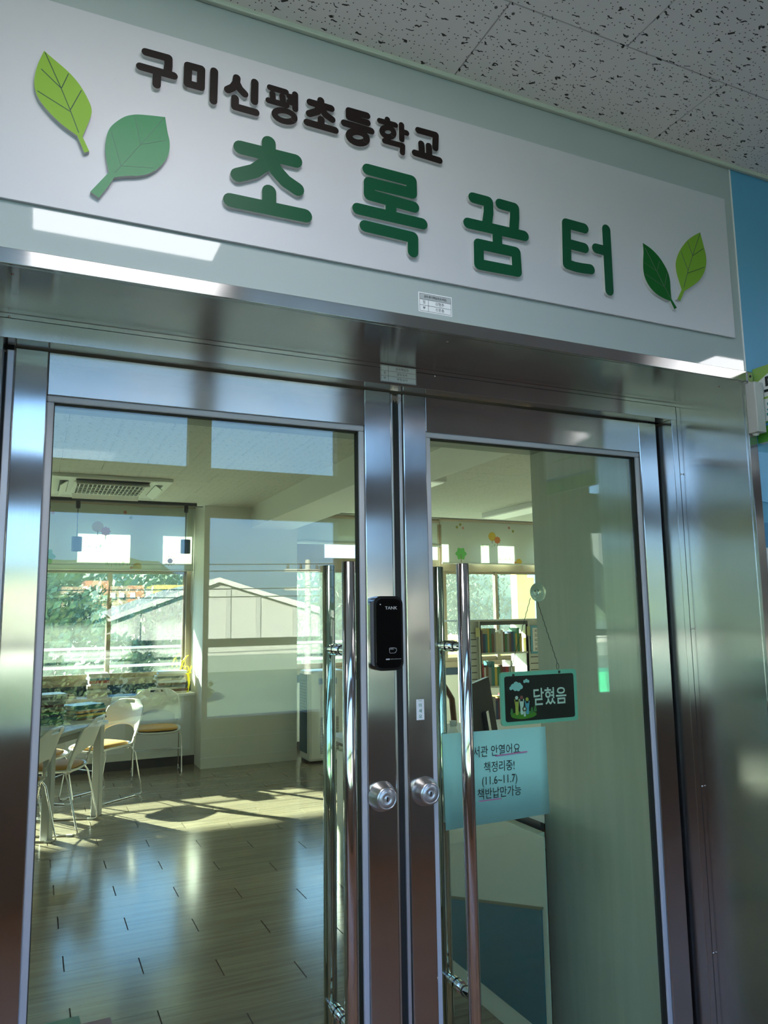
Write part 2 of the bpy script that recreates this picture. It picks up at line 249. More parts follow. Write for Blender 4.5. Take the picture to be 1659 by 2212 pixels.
M['backpaint'] = P('pale_grey_glossy_panel', (0.40, 0.455, 0.46), 0.03, Specular_IOR_Level=0.6)
M['white_board'] = vary(P('white_sign_board', (0.56, 0.56, 0.61), 0.45), (2, 2, 2), 0.02)
M['blue'] = vary(P('blue_mural', (0.10, 0.36, 0.58), 0.5), (3, 3, 3), 0.06)
M['blue_light'] = P('light_blue_mural', (0.20, 0.50, 0.80), 0.5)
M['blue_dark'] = P('dark_blue_mural', (0.05, 0.24, 0.45), 0.5)
M['white'] = P('white_paint', (0.80, 0.80, 0.80), 0.5)
M['tile'] = acoustic('acoustic_ceiling_tile', (0.90, 0.86, 0.85))
M['joint'] = P('dark_tile_joint', (0.09, 0.08, 0.075), 0.9)
M['cor_floor'] = wood('brown_corridor_floor', (0.32, 0.17, 0.10), (0.22, 0.11, 0.07), (3, 20, 1), 0.35)
M['cor_wall'] = vary(P('corridor_window_wall', (0.27, 0.25, 0.23), 0.6), (2, 2, 2), 0.05)
M['wains'] = wood('brown_wainscot', (0.24, 0.15, 0.10), (0.15, 0.09, 0.06), (20, 20, 2), 0.4)
M['lib_wall'] = vary(P('library_wall_paint', (0.74, 0.74, 0.68), 0.55), (2, 2, 2), 0.03)
M['frame_beige'] = vary(P('beige_window_frame', (0.36, 0.29, 0.20), 0.4), (2, 2, 2), 0.05)
M['cove'] = P('black_cove_base', (0.02, 0.022, 0.028), 0.4)
M['ink'] = P('black_ink', (0.012, 0.012, 0.012), 0.6)
M['grey_ink'] = P('grey_print', (0.45, 0.46, 0.48), 0.6)
M['paper'] = P('white_paper', (0.80, 0.81, 0.84), 0.6)
M['led'] = emit('lit_ceiling_panel', (1.0, 0.97, 0.98), 3.5)
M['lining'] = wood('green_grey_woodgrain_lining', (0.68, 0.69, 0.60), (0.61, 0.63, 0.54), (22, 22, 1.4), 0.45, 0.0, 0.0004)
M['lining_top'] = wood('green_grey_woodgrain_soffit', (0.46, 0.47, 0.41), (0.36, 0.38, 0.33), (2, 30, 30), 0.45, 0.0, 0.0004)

# ======================= corridor shell =======================
WY, FY, DY = 1.465, 1.70, 1.75           # wall face, door frame face, door leaf face
# wall between corridor and library: solid around the doorway
wf = struct(bx('wall_front', -7, -0.13, WY+0.012, 2.40, -1.5, 1.50, M['lib_wall']))
bx('wall_panel', 1.82, 4.0, WY+0.012, 2.40, -1.5, 1.50, M['lib_wall'], wf)
bx('lintel', -0.13, 1.82, WY+0.012, 2.40, 0.66, 1.50, M['lib_wall'], wf)
gp = struct(bx('wall_panel', -4.5, 1.802, WY, WY+0.012, 0.667, 1.287, M['backpaint']))
gp.name = 'trim_5'
struct(bx('trim_6', 1.802, 1.806, WY-0.002, WY+0.012, 0.667, 1.287, M['white']))
# the blue mural to the right of the doorway, in flat coloured areas
mu = MB(); mu.box(1.806, 4.0, WY+0.0, WY+0.012, -1.5, 1.287, 0)
mu.prism_xz([(1.82, 0.44), (1.90, 0.44), (1.90, 0.36), (1.825, 0.36)], WY-0.002, WY, 1)
mu.prism_xz([(1.822, 0.42), (4.0, 0.40), (4.0, 0.26), (2.0, 0.28), (1.822, 0.30)], WY-0.003, WY, 1)
mu.prism_xz([(1.822, 0.24), (4.0, 0.22), (4.0, -0.2), (1.822, -0.1)], WY-0.003, WY, 2)
mu.prism_xz([(1.826, 0.17), (1.95, 0.19), (2.2, 0.05), (2.2, -0.06), (1.826, -0.02)], WY-0.004, WY, 3)
o = struct(mu.build('wall_right', [M['blue'], M['blue_light'], M['blue_dark'], M['white']]))
struct(bx('trim_7', -4.5, 4.0, WY-0.012, WY, 1.283, 1.297, P('pale_green_ceiling_bead', (0.52, 0.58, 0.50), 0.4), bevel=0.003))
# floor, ceiling with tiles, window wall behind the viewer
struct(bx('floor', -7, 7, -1.35, 1.74, -1.62, -1.5, M['cor_floor']))
ce = struct(bx('ceiling', -7, 7, -1.35, 2.0, 1.302, 1.42, M['joint']))
TX, TY = 0.632, 0.316
def tile_mesh(nm, w_, d_, mat, th=0.008):
    b = MB(); b.box(0.0018, w_-0.0018, 0.0018, d_-0.0018, 0, th); return b.mesh(nm, mat)
full = tile_mesh('ceiling_tile', TX, TY, M['tile']); part_ = tile_mesh('ceiling_tile', TX, 1.462-1.213, M['tile'])
hz = [MB().lathe([(0.0, -0.0012), (0.0035, -0.001), (0.0038, 0.002)], n=8).mesh('screw', P('painted_screw', (0.10, 0.10, 0.10), 0.5))]
LEDX, LEDY = -0.072, 0.265
for r in range(-8, 1):
    y = 1.213+TY*r; off = 0.241 if r % 2 == 0 else -0.072
    for k in range(-6, 7):
        x = off+TX*k
        if abs(x-LEDX) < 0.01 and LEDY-0.01 < y < LEDY+TY*2-0.01: continue
        if r % 2 == 0 and y > LEDY-0.01 and y < LEDY+TY*2-0.01 and (x < 0.56 and x+TX > -0.072):
            # half tiles either side of the light panel
            if x < LEDX:
                o = MB().box(x+0.001, LEDX-0.002, y+0.001, y+TY-0.001, 1.294, 1.302).build('ceiling_tile', M['tile'], ce)
            if x+TX > LEDX+TX:
                o = MB().box(max(x, LEDX+TX)+0.001, x+TX-0.001, y+0.001, y+TY-0.001, 1.294, 1.302).build('ceiling_tile', M['tile'], ce)
            continue
        o = bpy.data.objects.new('ceiling_tile', part_ if r == 0 else full); C.objects.link(o); o.parent = ce; o.location = (x, y, 1.294)
        if x > 0 and x < 2.4 and y > 0.5:
            for (dx, dy) in ((0.022, 0.024), (TX-0.022, 0.024)) + (((0.022, TY-0.024), (TX-0.022, TY-0.024)) if r != 0 else ()):
                q = bpy.data.objects.new('screw', hz[0]); C.objects.link(q); q.parent = o; q.location = (dx, dy, 0.0)
lt = thing('ceiling_light', 'flat square ceiling light panel reflected in the glossy panel under the sign', 'ceiling light', (0.244, 0.581, 1.294))
bx('frame', LEDX+0.002, LEDX+TX-0.002, LEDY+0.002, LEDY+2*TY-0.002, 1.293, 1.301, M['white'], lt)
bx('diffuser', LEDX+0.02, LEDX+TX-0.02, LEDY+0.02, LEDY+2*TY-0.02, 1.290, 1.2935, M['led'], lt)
for xx, lab in ((-2.60, 'added light panel out of view to the left, brightening the corridor'), (3.40, 'added light panel out of view to the right, brightening the corridor')):  # panels out of view, added to brighten the corridor
    l2 = thing('ceiling_light', lab, 'ceiling light', (xx, -0.05, 1.290), 'added corridor light panels')
    bx('frame', xx-0.31, xx+0.31, -0.36, 0.26, 1.286, 1.2938, M['white'], l2); bx('diffuser', xx-0.29, xx+0.29, -0.34, 0.24, 1.283, 1.2862, M['led'], l2)
# window wall: sill wall, band between lower and upper windows, head, piers
BY0, BY1 = -1.19, -1.10
wb = struct(bx('wall_back', -7, 1.80, BY0, BY1, -1.5, -0.60, M['wains']))
bx('window_board', -7, 1.80, BY0, BY1+0.02, -0.60, -0.585, M['cor_wall'], wb)
bx('transom_band', -7, 1.80, BY0, BY1, 0.62, 0.92, M['cor_wall'], wb)
bx('lintel', -7, 7, BY0, BY1, 1.25, 1.50, M['cor_wall'], wb)
bx('pier', 0.83, 0.965, BY0, BY1, -0.60, 0.62, M['cor_wall'], wb); bx('pier', 0.83, 0.965, BY0, BY1, 0.92, 1.25, M['cor_wall'], wb)
bx('pier', 1.80, 3.89, BY0, BY1, -1.5, 1.25, M['cor_wall'], wb); bx('pier', 4.17, 7, BY0, BY1, -1.5, 1.25, M['cor_wall'], wb)
bx('transom_band', 3.89, 4.17, BY0, BY1, 0.62, 0.92, M['cor_wall'], wb); bx('sill_wall', 3.89, 4.17, BY0, BY1, -1.5, -0.60, M['cor_wall'], wb)
for i, (x0, x1) in enumerate(((-7, 0.83), (0.965, 1.80), (3.89, 4.17))):
    g = struct(bx('window_%d' % (i+1), x0, x1, -1.172, -1.166, -0.60, 0.62, M['win_glass']))
    bx('guard_rail', x0, x1, -1.24, -1.21, -0.175, -0.125, P('dark_guard_rail', (0.10, 0.10, 0.10), 0.5), g)
    bx('upper_pane', x0, x1, -1.172, -1.166, 0.92, 1.25, M['win_glass'], g)
for k in range(3):
    bx('mullion', -1.5-1.9*k, -1.44-1.9*k, -1.185, -1.12, -0.60, 0.62, M['cor_wall'], wb)
struct(bx('wall_left', -7.1, -7.0, -1.35, 2.0, -1.5, 1.5, M['cor_wall']))
struct(bx('wall_right', 7.0, 7.1, -1.35, 2.0, -1.5, 1.5, M['cor_wall'])).name = 'wall_right_end'

# ======================= steel door surround =======================
cs = MB()                                        # casing lip round the opening
cs.box(-0.13, 1.82, WY-0.010, WY+0.02, 0.637, 0.667)
o = cs.build('trim_1', M['steel_x'], bevel=0.0015); struct(o)
for sx0, sx1 in ((1.786, 1.818), (-0.125, -0.093)):
    b_ = MB().box(sx0, sx1, WY-0.0098, WY+0.02, -1.5, 0.637).build('casing_leg', M['steel_z'], o, 0.0015)
so_ = struct(bx('trim_2', -0.093, 1.786, WY+0.0, FY+0.02, 0.636, 0.640, M['steel_soffit']))      # soffit sheet
struct(bx('trim_3', 1.784, 1.788, WY+0.0, FY+0.02, -1.5, 0.636, M['steel_jamb']))        # right jamb sheet
struct(bx('trim_8', -0.095, -0.091, WY+0.0, FY+0.02, -1.5, 0.636, M['steel_jamb']))
fr = struct(bx('trim_4', -0.092, 1.785, FY, FY+0.045, 0.583, 0.636, M['steel_x'], bevel=0.001))   # frame header
bx('seam', -0.092, 1.785, FY-0.0006, FY+0.001, 0.6245, 0.6257, M['rubber'], fr)
bx('frame_post', 1.754, 1.786, FY, FY+0.10, -1.5, 0.583, M['steel_z'], fr, 0.001)
bx('frame_post', -0.093, -0.078, FY, FY+0.10, -1.5, 0.583, M['steel_z'], fr, 0.001)
bx('seam', 1.7745, 1.7757, FY-0.0006, FY+0.001, -1.5, 0.624, M['rubber'], fr)
bx('frame_core', -0.13, 1.82, FY+0.045, 1.90, 0.600, 0.70, M['rubber'], fr)
sc = MB().lathe([(0.0, -0.0018), (0.0022, -0.0012), (0.003, 0.0)], ax='y', n=12).mesh('screw', M['chrome'])
sz = MB().lathe([(0.0, -0.002), (0.0025, -0.0014), (0.0035, 0.0)], ax='z', n=12).mesh('screw', M['chrome'])
sxm = MB().lathe([(0.0, -0.002), (0.0025, -0.0014), (0.0035, 0.0)], ax='x', n=12).mesh('screw', M['chrome'])
for mesh_, par, pts in ((sz, so_, [(0.86, 1.50, 0.636), (1.76, 1.52, 0.636), (-0.06, 1.50, 0.636)]), (sc, fr, [(0.935, FY, 0.622), (1.765, FY, 0.610), (-0.07, FY, 0.628), (1.779, FY, 0.415), (1.779, FY, -0.05), (1.779, FY, -0.50), (1.779, FY, -0.95)])):
    for p in pts:
        q = bpy.data.objects.new('screw', mesh_); C.objects.link(q); q.parent = par; q.location = p

# ======================= the two door leaves =======================
def leaf(name, x0, x1, sl_, sr, hx, keyx, lockside):
    """x0..x1 leaf, sl_/sr stile widths, hx handle, keyx cylinder"""
    zt, zb = 0.581, -1.485
    root = struct(thing(name, None, None, ((x0+x1)/2, DY+0.02, zb)))
    T = 0.042
    gx0, gx1, gz1, gz0 = x0+sl_, x1-sr, 0.484, -1.30
    bx('stile', x0, gx0, DY, DY+T, zb, zt, M['steel_z'], root, 0.0025); bx('stile', gx1, x1, DY, DY+T, zb, zt, M['steel_z'], root, 0.0025)
    bx('top_rail', gx0+0.0004, gx1-0.0004, DY+0.001, DY+T-0.001, gz1, zt-0.002, M['steel_x'], root, 0.0012)
    bx('bottom_rail', gx0+0.0004, gx1-0.0004, DY+0.001, DY+T-0.001, zb, gz0, M['steel_x'], root, 0.0012)
    # glazing bead: two stepped strips all round
    bd = MB(); w1 = 0.0145
    for (a, b, c, d) in ((gx0, gx1, gz1-w1, gz1), (gx0, gx1, gz0, gz0+w1), (gx0, gx0+w1, gz0+w1, gz1-w1), (gx1-w1, gx1, gz0+w1, gz1-w1)):
        bd.box(a, b, DY+0.004, DY+0.038, c, d)
    bd.build('glazing_bead', M['bead'], root, 0.003)
    gk = MB(); g2 = w1; g3 = w1+0.0018
    for (a, b, c, d) in ((gx0+g2, gx1-g2, gz1-g3, gz1-g2), (gx0+g2, gx1-g2, gz0+g2, gz0+g3), (gx0+g2, gx0+g3, gz0+g3, gz1-g3), (gx1-g3, gx1-g2, gz0+g3, gz1-g3)):
        gk.box(a, b, DY+0.010, DY+0.032, c, d)
    gk.build('glass_gasket', M['rubber'], root)
    bx('glass_pane', gx0+w1, gx1-w1, DY+0.018, DY+0.026, gz0+w1, gz1-w1, M['door_glass'], root)
    # pull handles, outside and inside
    for side, (hy, m_) in enumerate(((1.692, 'out'), (1.826, 'in'))):
        h = MB().lathe([(0.0001, -1.115), (0.0145, -1.115), (0.016, -1.1135), (0.016, 0.1285), (0.0145, 0.130), (0.0001, 0.130)], (hx, hy, 0), 'z', 40).build('pull_handle', M['chrome'], root)
        for z in (-0.080, -0.905):
            g_ = DY+0.018 if side == 0 else DY+0.026
            y_a, y_b = (hy+0.012, g_) if side == 0 else (g_, hy-0.012)
            t_ = MB(); t_.tube([(hx, y_a, z), (hx, y_b, z)], 0.011, 24)
            yc = g_-0.007 if side == 0 else g_+0.007
            t_.tube([(hx, yc-0.007, z), (hx, yc+0.007, z)], 0.0145, 24); t_.build('standoff', M['chrome'], h)
            MB().tube([(hx, (y_a+y_b)/2-0.0015, z), (hx, (y_a+y_b)/2+0.0015, z)], 0.0125, 24).build('ring', M['black'], h)
    # key cylinder
    k = MB(); k.lathe([(0.036, 0), (0.0345, -0.004), (0.0275, -0.028), (0.026, -0.031), (0.0235, -0.032)], (keyx, DY, -0.432), 'y', 48)
    kc = k.build('lock_cylinder', M['satin'], root)
    f_ = MB(); f_.lathe([(0.0235, -0.032), (0.0225, -0.0305), (0.0205, -0.0305), (0.020, -0.032), (0.0085, -0.032), (0.008, -0.0312), (0.007, -0.0322), (0.0001, -0.0322)], (keyx, DY, -0.432), 'y', 48)
    f_.build('plug_face', P('matte_nickel', (0.50, 0.51, 0.54), 0.35, 0.8), kc)
    s_ = MB(); s_.prism_xz([(keyx-0.0018, -0.4375), (keyx+0.0014, -0.4375), (keyx+0.0014, -0.433), (keyx+0.0028, -0.4315), (keyx+0.002, -0.4275), (keyx-0.001, -0.427), (keyx-0.002, -0.430)], DY-0.0327, DY-0.0321)
    s_.build('keyhole', M['ink'], kc)
    return root
dl = leaf('door_1', -0.057, 0.829, 0.0665, 0.0755, 0.682, 0.788, 0)
dr = leaf('door_2', 0.8635, 1.739, 0.0675, 0.071, 0.9965, 0.905, 1)
# black brush strip between the leaves and the bright edge profile
bs = bx('meeting_strip', 0.8355, 0.8515, DY+0.006, DY+0.030, -1.485, 0.562, M['rubber'], dl, 0.002)
bx('edge_profile', 0.8515, 0.8600, DY+0.002, DY+0.03, -1.485, 0.578, P('pale_aluminium', (0.62, 0.64, 0.70), 0.3, 0.7), dr, 0.001)
bx('edge_profile', -0.0725, -0.0580, DY+0.004, DY+0.03, -1.485, 0.576, P('pale_lavender_edge', (0.50, 0.51, 0.58), 0.35, 0.4), dl, 0.002)
bx('edge_profile', 1.7400, 1.7470, DY+0.010, DY+0.03, -1.485, 0.576, P('grey_edge', (0.20, 0.20, 0.21), 0.35, 0.6), dr, 0.001)
for a_, b__ in ((-0.093, -0.060), (1.742, 1.786)): bx('frame_stop', a_, b__, DY+0.035, DY+0.075, -1.5, 0.60, P('dark_stop', (0.05, 0.05, 0.055), 0.5), fr)
bx('edge_profile', 0.8295, 0.8345, DY+0.002, DY+0.03, -1.485, 0.576, M['satin'], dl, 0.001)
tf = MB(); random.seed(5)
for k in range(26):                                # frayed tuft of pile at the top of the brush
    a = random.uniform(-1, 1); tf.tube([(0.842, DY+0.006, 0.556), (0.842+a*0.008, DY-0.002, 0.566+random.uniform(-.004, .006)), (0.842+a*0.016, DY-0.004, 0.560+random.uniform(-.01, .014))], 0.0007, 4)
t_ = tf.build('brush_tuft', P('beige_pile', (0.42, 0.32, 0.25), 0.9), dl); t_['kind'] = 'stuff'

# digital lock on the left leaf
def rrect(cx, cz, w_, h_, r, n=8):
    p = []
    for (sx_, sz_, a0) in ((1, 1, 0), (-1, 1, 90), (-1, -1, 180), (1, -1, 270)):
        for k in range(n+1):
            a = R(a0+90*k/n); p.append((cx+sx_*(w_/2-r)+r*math.cos(a), cz+sz_*(h_/2-r)+r*math.sin(a)))
    return p
lk = MB(); lk.prism_xz(rrect(0.7985, -0.042, 0.079, 0.181, 0.020), DY-0.030, DY+0.0, 0)
lo = lk.build('digital_lock', P('glossy_black', (0.006, 0.006, 0.007), 0.12, Coat_Weight=1.0, Coat_Roughness=0.02), dl, 0.006, seg=4); lo['label'] = 'glossy black digital lock'
f_ = MB(); f_.prism_xz(rrect(0.7985, -0.042, 0.067, 0.168, 0.016), DY-0.0325, DY-0.029, 0)
f_.build('touch_face', P('black_glass_face', (0.002, 0.002, 0.002), 0.03, Specular_IOR_Level=0.3), lo, 0.002)
lm = P('silver_print', (0.45, 0.45, 0.47), 0.5)
text('TANK', 0.0105, 0.805, DY-0.0328, 0.019, lm, lo, bold=0.0001, sx_=1.15)
text('CARD', 0.0050, 0.8045, DY-0.0328, -0.0805, lm, lo)
cd = MB()
for (a, b) in zip(rrect(0.807, -0.084, 0.016, 0.013, 0.003, 3), rrect(0.807, -0.084, 0.016, 0.013, 0.003, 3)[1:]): cd.tube([(a[0], DY-0.0327, a[1]), (b[0], DY-0.0327, b[1])], 0.00045, 4)
cd.tube([(0.817, DY-0.0327, -0.078), (0.8185, DY-0.0327, -0.084), (0.815, DY-0.0327, -0.090)], 0.0005, 4)
cd.box(0.789, 0.799, DY-0.0328, DY-0.0326, -0.1065, -0.1035); cd.build('card_symbol', lm, lo)
text('DIGITAL DOOR LOCK', 0.0030, 0.8155, DY-0.0328, -0.105, M['grey_ink'], lo)
MB().lathe([(0.0001, -0.0331), (0.0014, -0.0329), (0.0016, -0.032)], (0.776, DY, 0.028), 'y', 12).build('indicator', P('white_dot', (0.8, 0.8, 0.85), 0.3), lo)

# push sticker on the right leaf
st = bx('push_sticker', 0.886, 0.9075, DY-0.0008, DY+0.0, -0.2595, -0.209, M['paper'])
tag(st, 'small narrow white sticker with stacked green lettering on the right door stile', 'sticker')
green_ink = P('green_ink', (0.03, 0.25, 0.16), 0.6)
for k, ch in enumerate('미세요'): text(ch, 0.010, 0.8968, DY-0.0011, -0.2245-0.0135*k, green_ink, st, bold=0.0002)
text('Push', 0.005, 0.8968, DY-0.0011, -0.2125, green_ink, st)

# door contact box at the upper right corner of the casing
cb = thing('door_sensor', 'pale grey sensor box screwed to the upper right corner of the steel surround', 'sensor', (1.802, WY-0.01, 0.48))
bx('housing', 1.784, 1.818, WY-0.042, WY-0.0099, 0.485, 0.628, P('pale_grey_plastic', (0.50, 0.49, 0.47), 0.5), cb, 0.003)
br = MB(); br.box(1.796, 1.816, WY-0.013, WY-0.0099, 0.626, 0.664); br.box(1.796, 1.816, WY-0.030, WY-0.013, 0.626, 0.629)
br.build('bracket', M['chrome'], cb, 0.0015)
MB().lathe([(0.0, -0.003), (0.003, -0.002), (0.004, 0)], (1.806, WY-0.013, 0.652), 'y', 12).build('screw', M['black'], cb)
MB().lathe([(0.0001, -0.006), (0.008, -0.004), (0.009, 0)], (1.803, WY-0.018, 0.485), 'z', 16).build('end_cap', M['white'], cb)

# placards
def placard(root, x0, x1, z0, z1, y, rows, colx, header, grey=True):
    n = len(rows); rh = (z1-z0)/n; ln = MB(); t = 0.0006; m_ = 0.003 if grey else 0.0015
    a0, a1, c0, c1 = x0+m_, x1-m_, z0+m_, z1-m_; rh = (c1-c0)/n
    for k in range(n+1): ln.box(a0, a1, y-0.0010, y-0.0008, c0+rh*k-t/2, c0+rh*k+t/2)
    for xx in (a0, a1): ln.box(xx-t/2, xx+t/2, y-0.0010, y-0.0008, c0, c1)
    ln.box(colx-t/2, colx+t/2, y-0.0010, y-0.0008, c0, c1-(rh if header else 0)); ln.build('ruled_lines', M['ink'], root)
    if header: bx('header_tint', a0, a1, y-0.0008, y-0.0006, c1-rh, c1, P('grey_tint', (0.42, 0.45, 0.47), 0.6), root)
    for k, (l, r_) in enumerate(rows):
        zc = c1-rh*(k+0.5)
        if header and k == 0: text(r_, rh*0.52, (a0+a1)/2, y-0.0012, zc, M['ink'], root, bold=0.0001, sx_=0.82); continue
        if l: text(l, rh*0.62, (a0+colx)/2, y-0.0012, zc, M['ink'], root)
        text(r_, rh*0.62, (colx+a1)/2, y-0.0012, zc, M['ink'], root)
p1 = bx('name_placard', 0.767, 0.854, WY-0.0006, WY, 0.683, 0.730, M['paper'])
tag(p1, 'small white ruled paper label with a grey heading on the glossy panel below the sign', 'label')
placard(p1, 0.767, 0.854, 0.683, 0.730, WY, [('', '관리·화기책임자(도서관)'), ('정', '김현주'), ('부', '신은송')], 0.792, True)
p2 = bx('name_placard', 0.777, 0.878, FY-0.0016, FY-0.0008, 0.590, 0.633, P('silver_sticker', (0.55, 0.57, 0.60), 0.4))
tag(p2, 'silver grey ruled sticker on the steel header above the middle of the doors', 'label')
placard(p2, 0.777, 0.878, 0.590, 0.633, FY-0.001, [('', '관리책임자'), ('정', '담당교사'), ('부', '부장교사')], 0.798, False, False)

# blade sign on the blue wall
bl = thing('projecting_sign', 'white projecting sign with green corners and black and teal lettering on the blue wall', 'sign', (1.84, 1.40, 0.46))
bx('board', 1.830, 1.852, 1.10, WY-0.002, 0.463, 0.678, M['white'], bl, 0.001)
lf = [P('leaf_green_print', (0.28, 0.45, 0.10), 0.5), P('deep_green_print', (0.08, 0.30, 0.03), 0.5), P('blue_print', (0.03, 0.25, 0.60), 0.5)]
g = MB(); xs = 1.8296
g.add([(xs, WY-0.002, 0.678), (xs, 1.10, 0.678), (xs, 1.40, 0.660), (xs, WY-0.002, 0.630)], [(0, 1, 2, 3)], 0)
g.add([(xs, WY-0.002, 0.463), (xs, 1.10, 0.463), (xs, 1.10, 0.52), (xs, WY-0.002, 0.520)], [(0, 1, 2, 3)], 1)
g.add([(xs-0.0003, WY-0.002, 0.507), (xs-0.0003, 1.10, 0.515), (xs-0.0003, 1.10, 0.525), (xs-0.0003, WY-0.002, 0.514)], [(0, 1, 2, 3)], 2)
g.add([(xs-0.0003, 1.445, 0.583), (xs-0.0003, 1.15, 0.583), (xs-0.0003, 1.15, 0.589), (xs-0.0003, 1.445, 0.589)], [(0, 1, 2, 3)], 0)
g.build('printed_areas', lf, bl)
rb = Matrix(((0, 0, -1, 0), (-1, 0, 0, 0), (0, 1, 0, 0), (0, 0, 0, 1)))
text('모', 0.056, xs-0.0006, 1.405, 0.618, M['ink'], bl, rot=rb, bold=0.002); text('초', 0.050, xs-0.0006, 1.405, 0.550, P('teal_print', (0.01, 0.22, 0.25), 0.5), bl, rot=rb, bold=0.002)

# ======================= main sign =======================
SF = 1.457
KS = (SF-0.0098)/1.426
sg = thing('school_sign', 'long white sign board with raised dark and green Korean lettering and four leaves', 'sign', (0.7, SF, 0.7605))
bx('board', -0.75, 1.766, SF, WY-0.001, 0.7605, 1.179, M['white_board'], sg, 0.001)
side = P('white_letter_edge', (0.55, 0.55, 0.55), 0.5)
dark = P('near_black_letter_face', (0.012, 0.007, 0.006), 0.5, Specular_IOR_Level=0.2); grn = P('dark_green_letter_face', (0.003, 0.075, 0.032), 0.45, Specular_IOR_Level=0.25)
def strokes(ss, wd, mat, y0, y1, name='letter', parent=None, taper=None):
    b = MB(); e = 0
    for pl_ in ss:
        for i, (p, q) in enumerate(zip(pl_, pl_[1:])):
            dx, dz = q[0]-p[0], q[1]-p[1]; L_ = math.hypot(dx, dz) or 1e-6; a0 = math.atan2(dz, dx); r = wd/2
            # one capsule per segment
            poly = [(q[0]+r*math.cos(a0-math.pi/2+math.pi*k/8), q[1]+r*math.sin(a0-math.pi/2+math.pi*k/8)) for k in range(9)]
            poly += [(p[0]+r*math.cos(a0+math.pi/2+math.pi*k/8), p[1]+r*math.sin(a0+math.pi/2+math.pi*k/8)) for k in range(9)]
            b.prism_xz(poly, y0-e, y1, 0, 1); e += 0.000012
    return b.build(name, [mat, side], parent)
YL = SF-0.0098
LET = [(wd_, [[(p[0]*KS, p[1]*KS) for p in s_] for s_ in ss_]) for wd_, ss_ in LET]
LEAF = [([(p[0]*KS, p[1]*KS) for p in ol_], [[(p[0]*KS, p[1]*KS) for p in s_] for s_ in vs_]) for ol_, vs_ in LEAF]
for i, (wd, ss) in enumerate(LET):
    o = strokes(ss, {0.0172: 0.0165, 0.0145: 0.0138, 0.0372: 0.0305, 0.0345: 0.0272}[wd], dark if i < 8 else grn, YL, SF+0.0005, parent=sg)
def smooth(poly, sharp):
    n = len(poly); out = []
    for i in range(n):
        p0, p1, p2, p3 = poly[i-1], poly[i], poly[(i+1) % n], poly[(i+2) % n]
        if i in sharp: p0 = p1
        if (i+1) % n in sharp: p3 = p2
        for k in range(4):
            t = k/4
            out.append(tuple(0.5*(2*p1[j]+(p2[j]-p0[j])*t+(2*p0[j]-5*p1[j]+4*p2[j]-p3[j])*t*t+(3*p1[j]-p0[j]-3*p2[j]+p3[j])*t**3) for j in (0, 1)))
    return out
leafm = [P('light_green_leaf_print', (0.24, 0.42, 0.05), 0.5, Specular_IOR_Level=0.2), P('mid_green_leaf_print', (0.015, 0.20, 0.07), 0.4, Specular_IOR_Level=0.35), P('deep_green_leaf_print', (0.002, 0.11, 0.015), 0.5, Specular_IOR_Level=0.2), P('olive_green_leaf_print', (0.18, 0.36, 0.03), 0.5, Specular_IOR_Level=0.2)]
veinm = [P('dark_vein_print', (0.002, 0.05, 0.02), 0.5), P('grey_green_vein_print', (0.04, 0.15, 0.09), 0.5), P('black_green_vein_print', (0.001, 0.05, 0.01), 0.5)]
sharp = [(0, 7, 8, 9, 10), (0, 8, 9, 10, 11, 12), (0, 7, 8, 9, 10), (0, 7, 8, 9, 10)]
for i, (ol, vs) in enumerate(LEAF):
    b = MB(); b.prism_xz(smooth(ol, sharp[i]), YL, SF+0.0005, 0, 1); lo_ = b.build('leaf', [leafm[i], side], sg)
    lo_['label'] = ['light green cut-out leaf', 'mid green round cut-out leaf', 'deep green narrow cut-out leaf', 'olive green cut-out leaf'][i]
    for v in vs:
        strokes([v], 0.0016 if i != 1 else 0.0012, veinm[(0, 1, 2, 0)[i]], YL-0.0003, YL, 'vein', lo_)
# ======================= library room =======================
FZ, CZ, WWY = -1.5, 1.18, 8.60
lwall = M['lib_wall']
struct(bx('wall_front_inner', -4.1, -0.13, 2.40, 2.47, FZ, CZ+0.1, lwall)); struct(bx('wall_front_inner', 1.80, 9.1, 2.40, 2.47, FZ, CZ+0.1, lwall))
struct(bx('wall_front_inner', -0.13, 1.80, 2.40, 2.47, 0.66, CZ+0.1, lwall))
struct(bx('wall_side_left', -4.1, -4.0, 2.4, 8.85, FZ, CZ+0.2, lwall)); struct(bx('wall_side_right', 9.0, 9.1, 2.4, 8.85, FZ, CZ+0.2, lwall))
# wood-grain lining of the deep doorway
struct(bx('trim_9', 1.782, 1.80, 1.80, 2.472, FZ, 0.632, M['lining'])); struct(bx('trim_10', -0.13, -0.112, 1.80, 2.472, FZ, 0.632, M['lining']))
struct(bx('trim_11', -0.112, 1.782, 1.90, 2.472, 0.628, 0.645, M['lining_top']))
struct(bx('trim_12', -0.13, 1.80, 1.74, 1.80, -1.515, -1.498, M['satin']))       # threshold
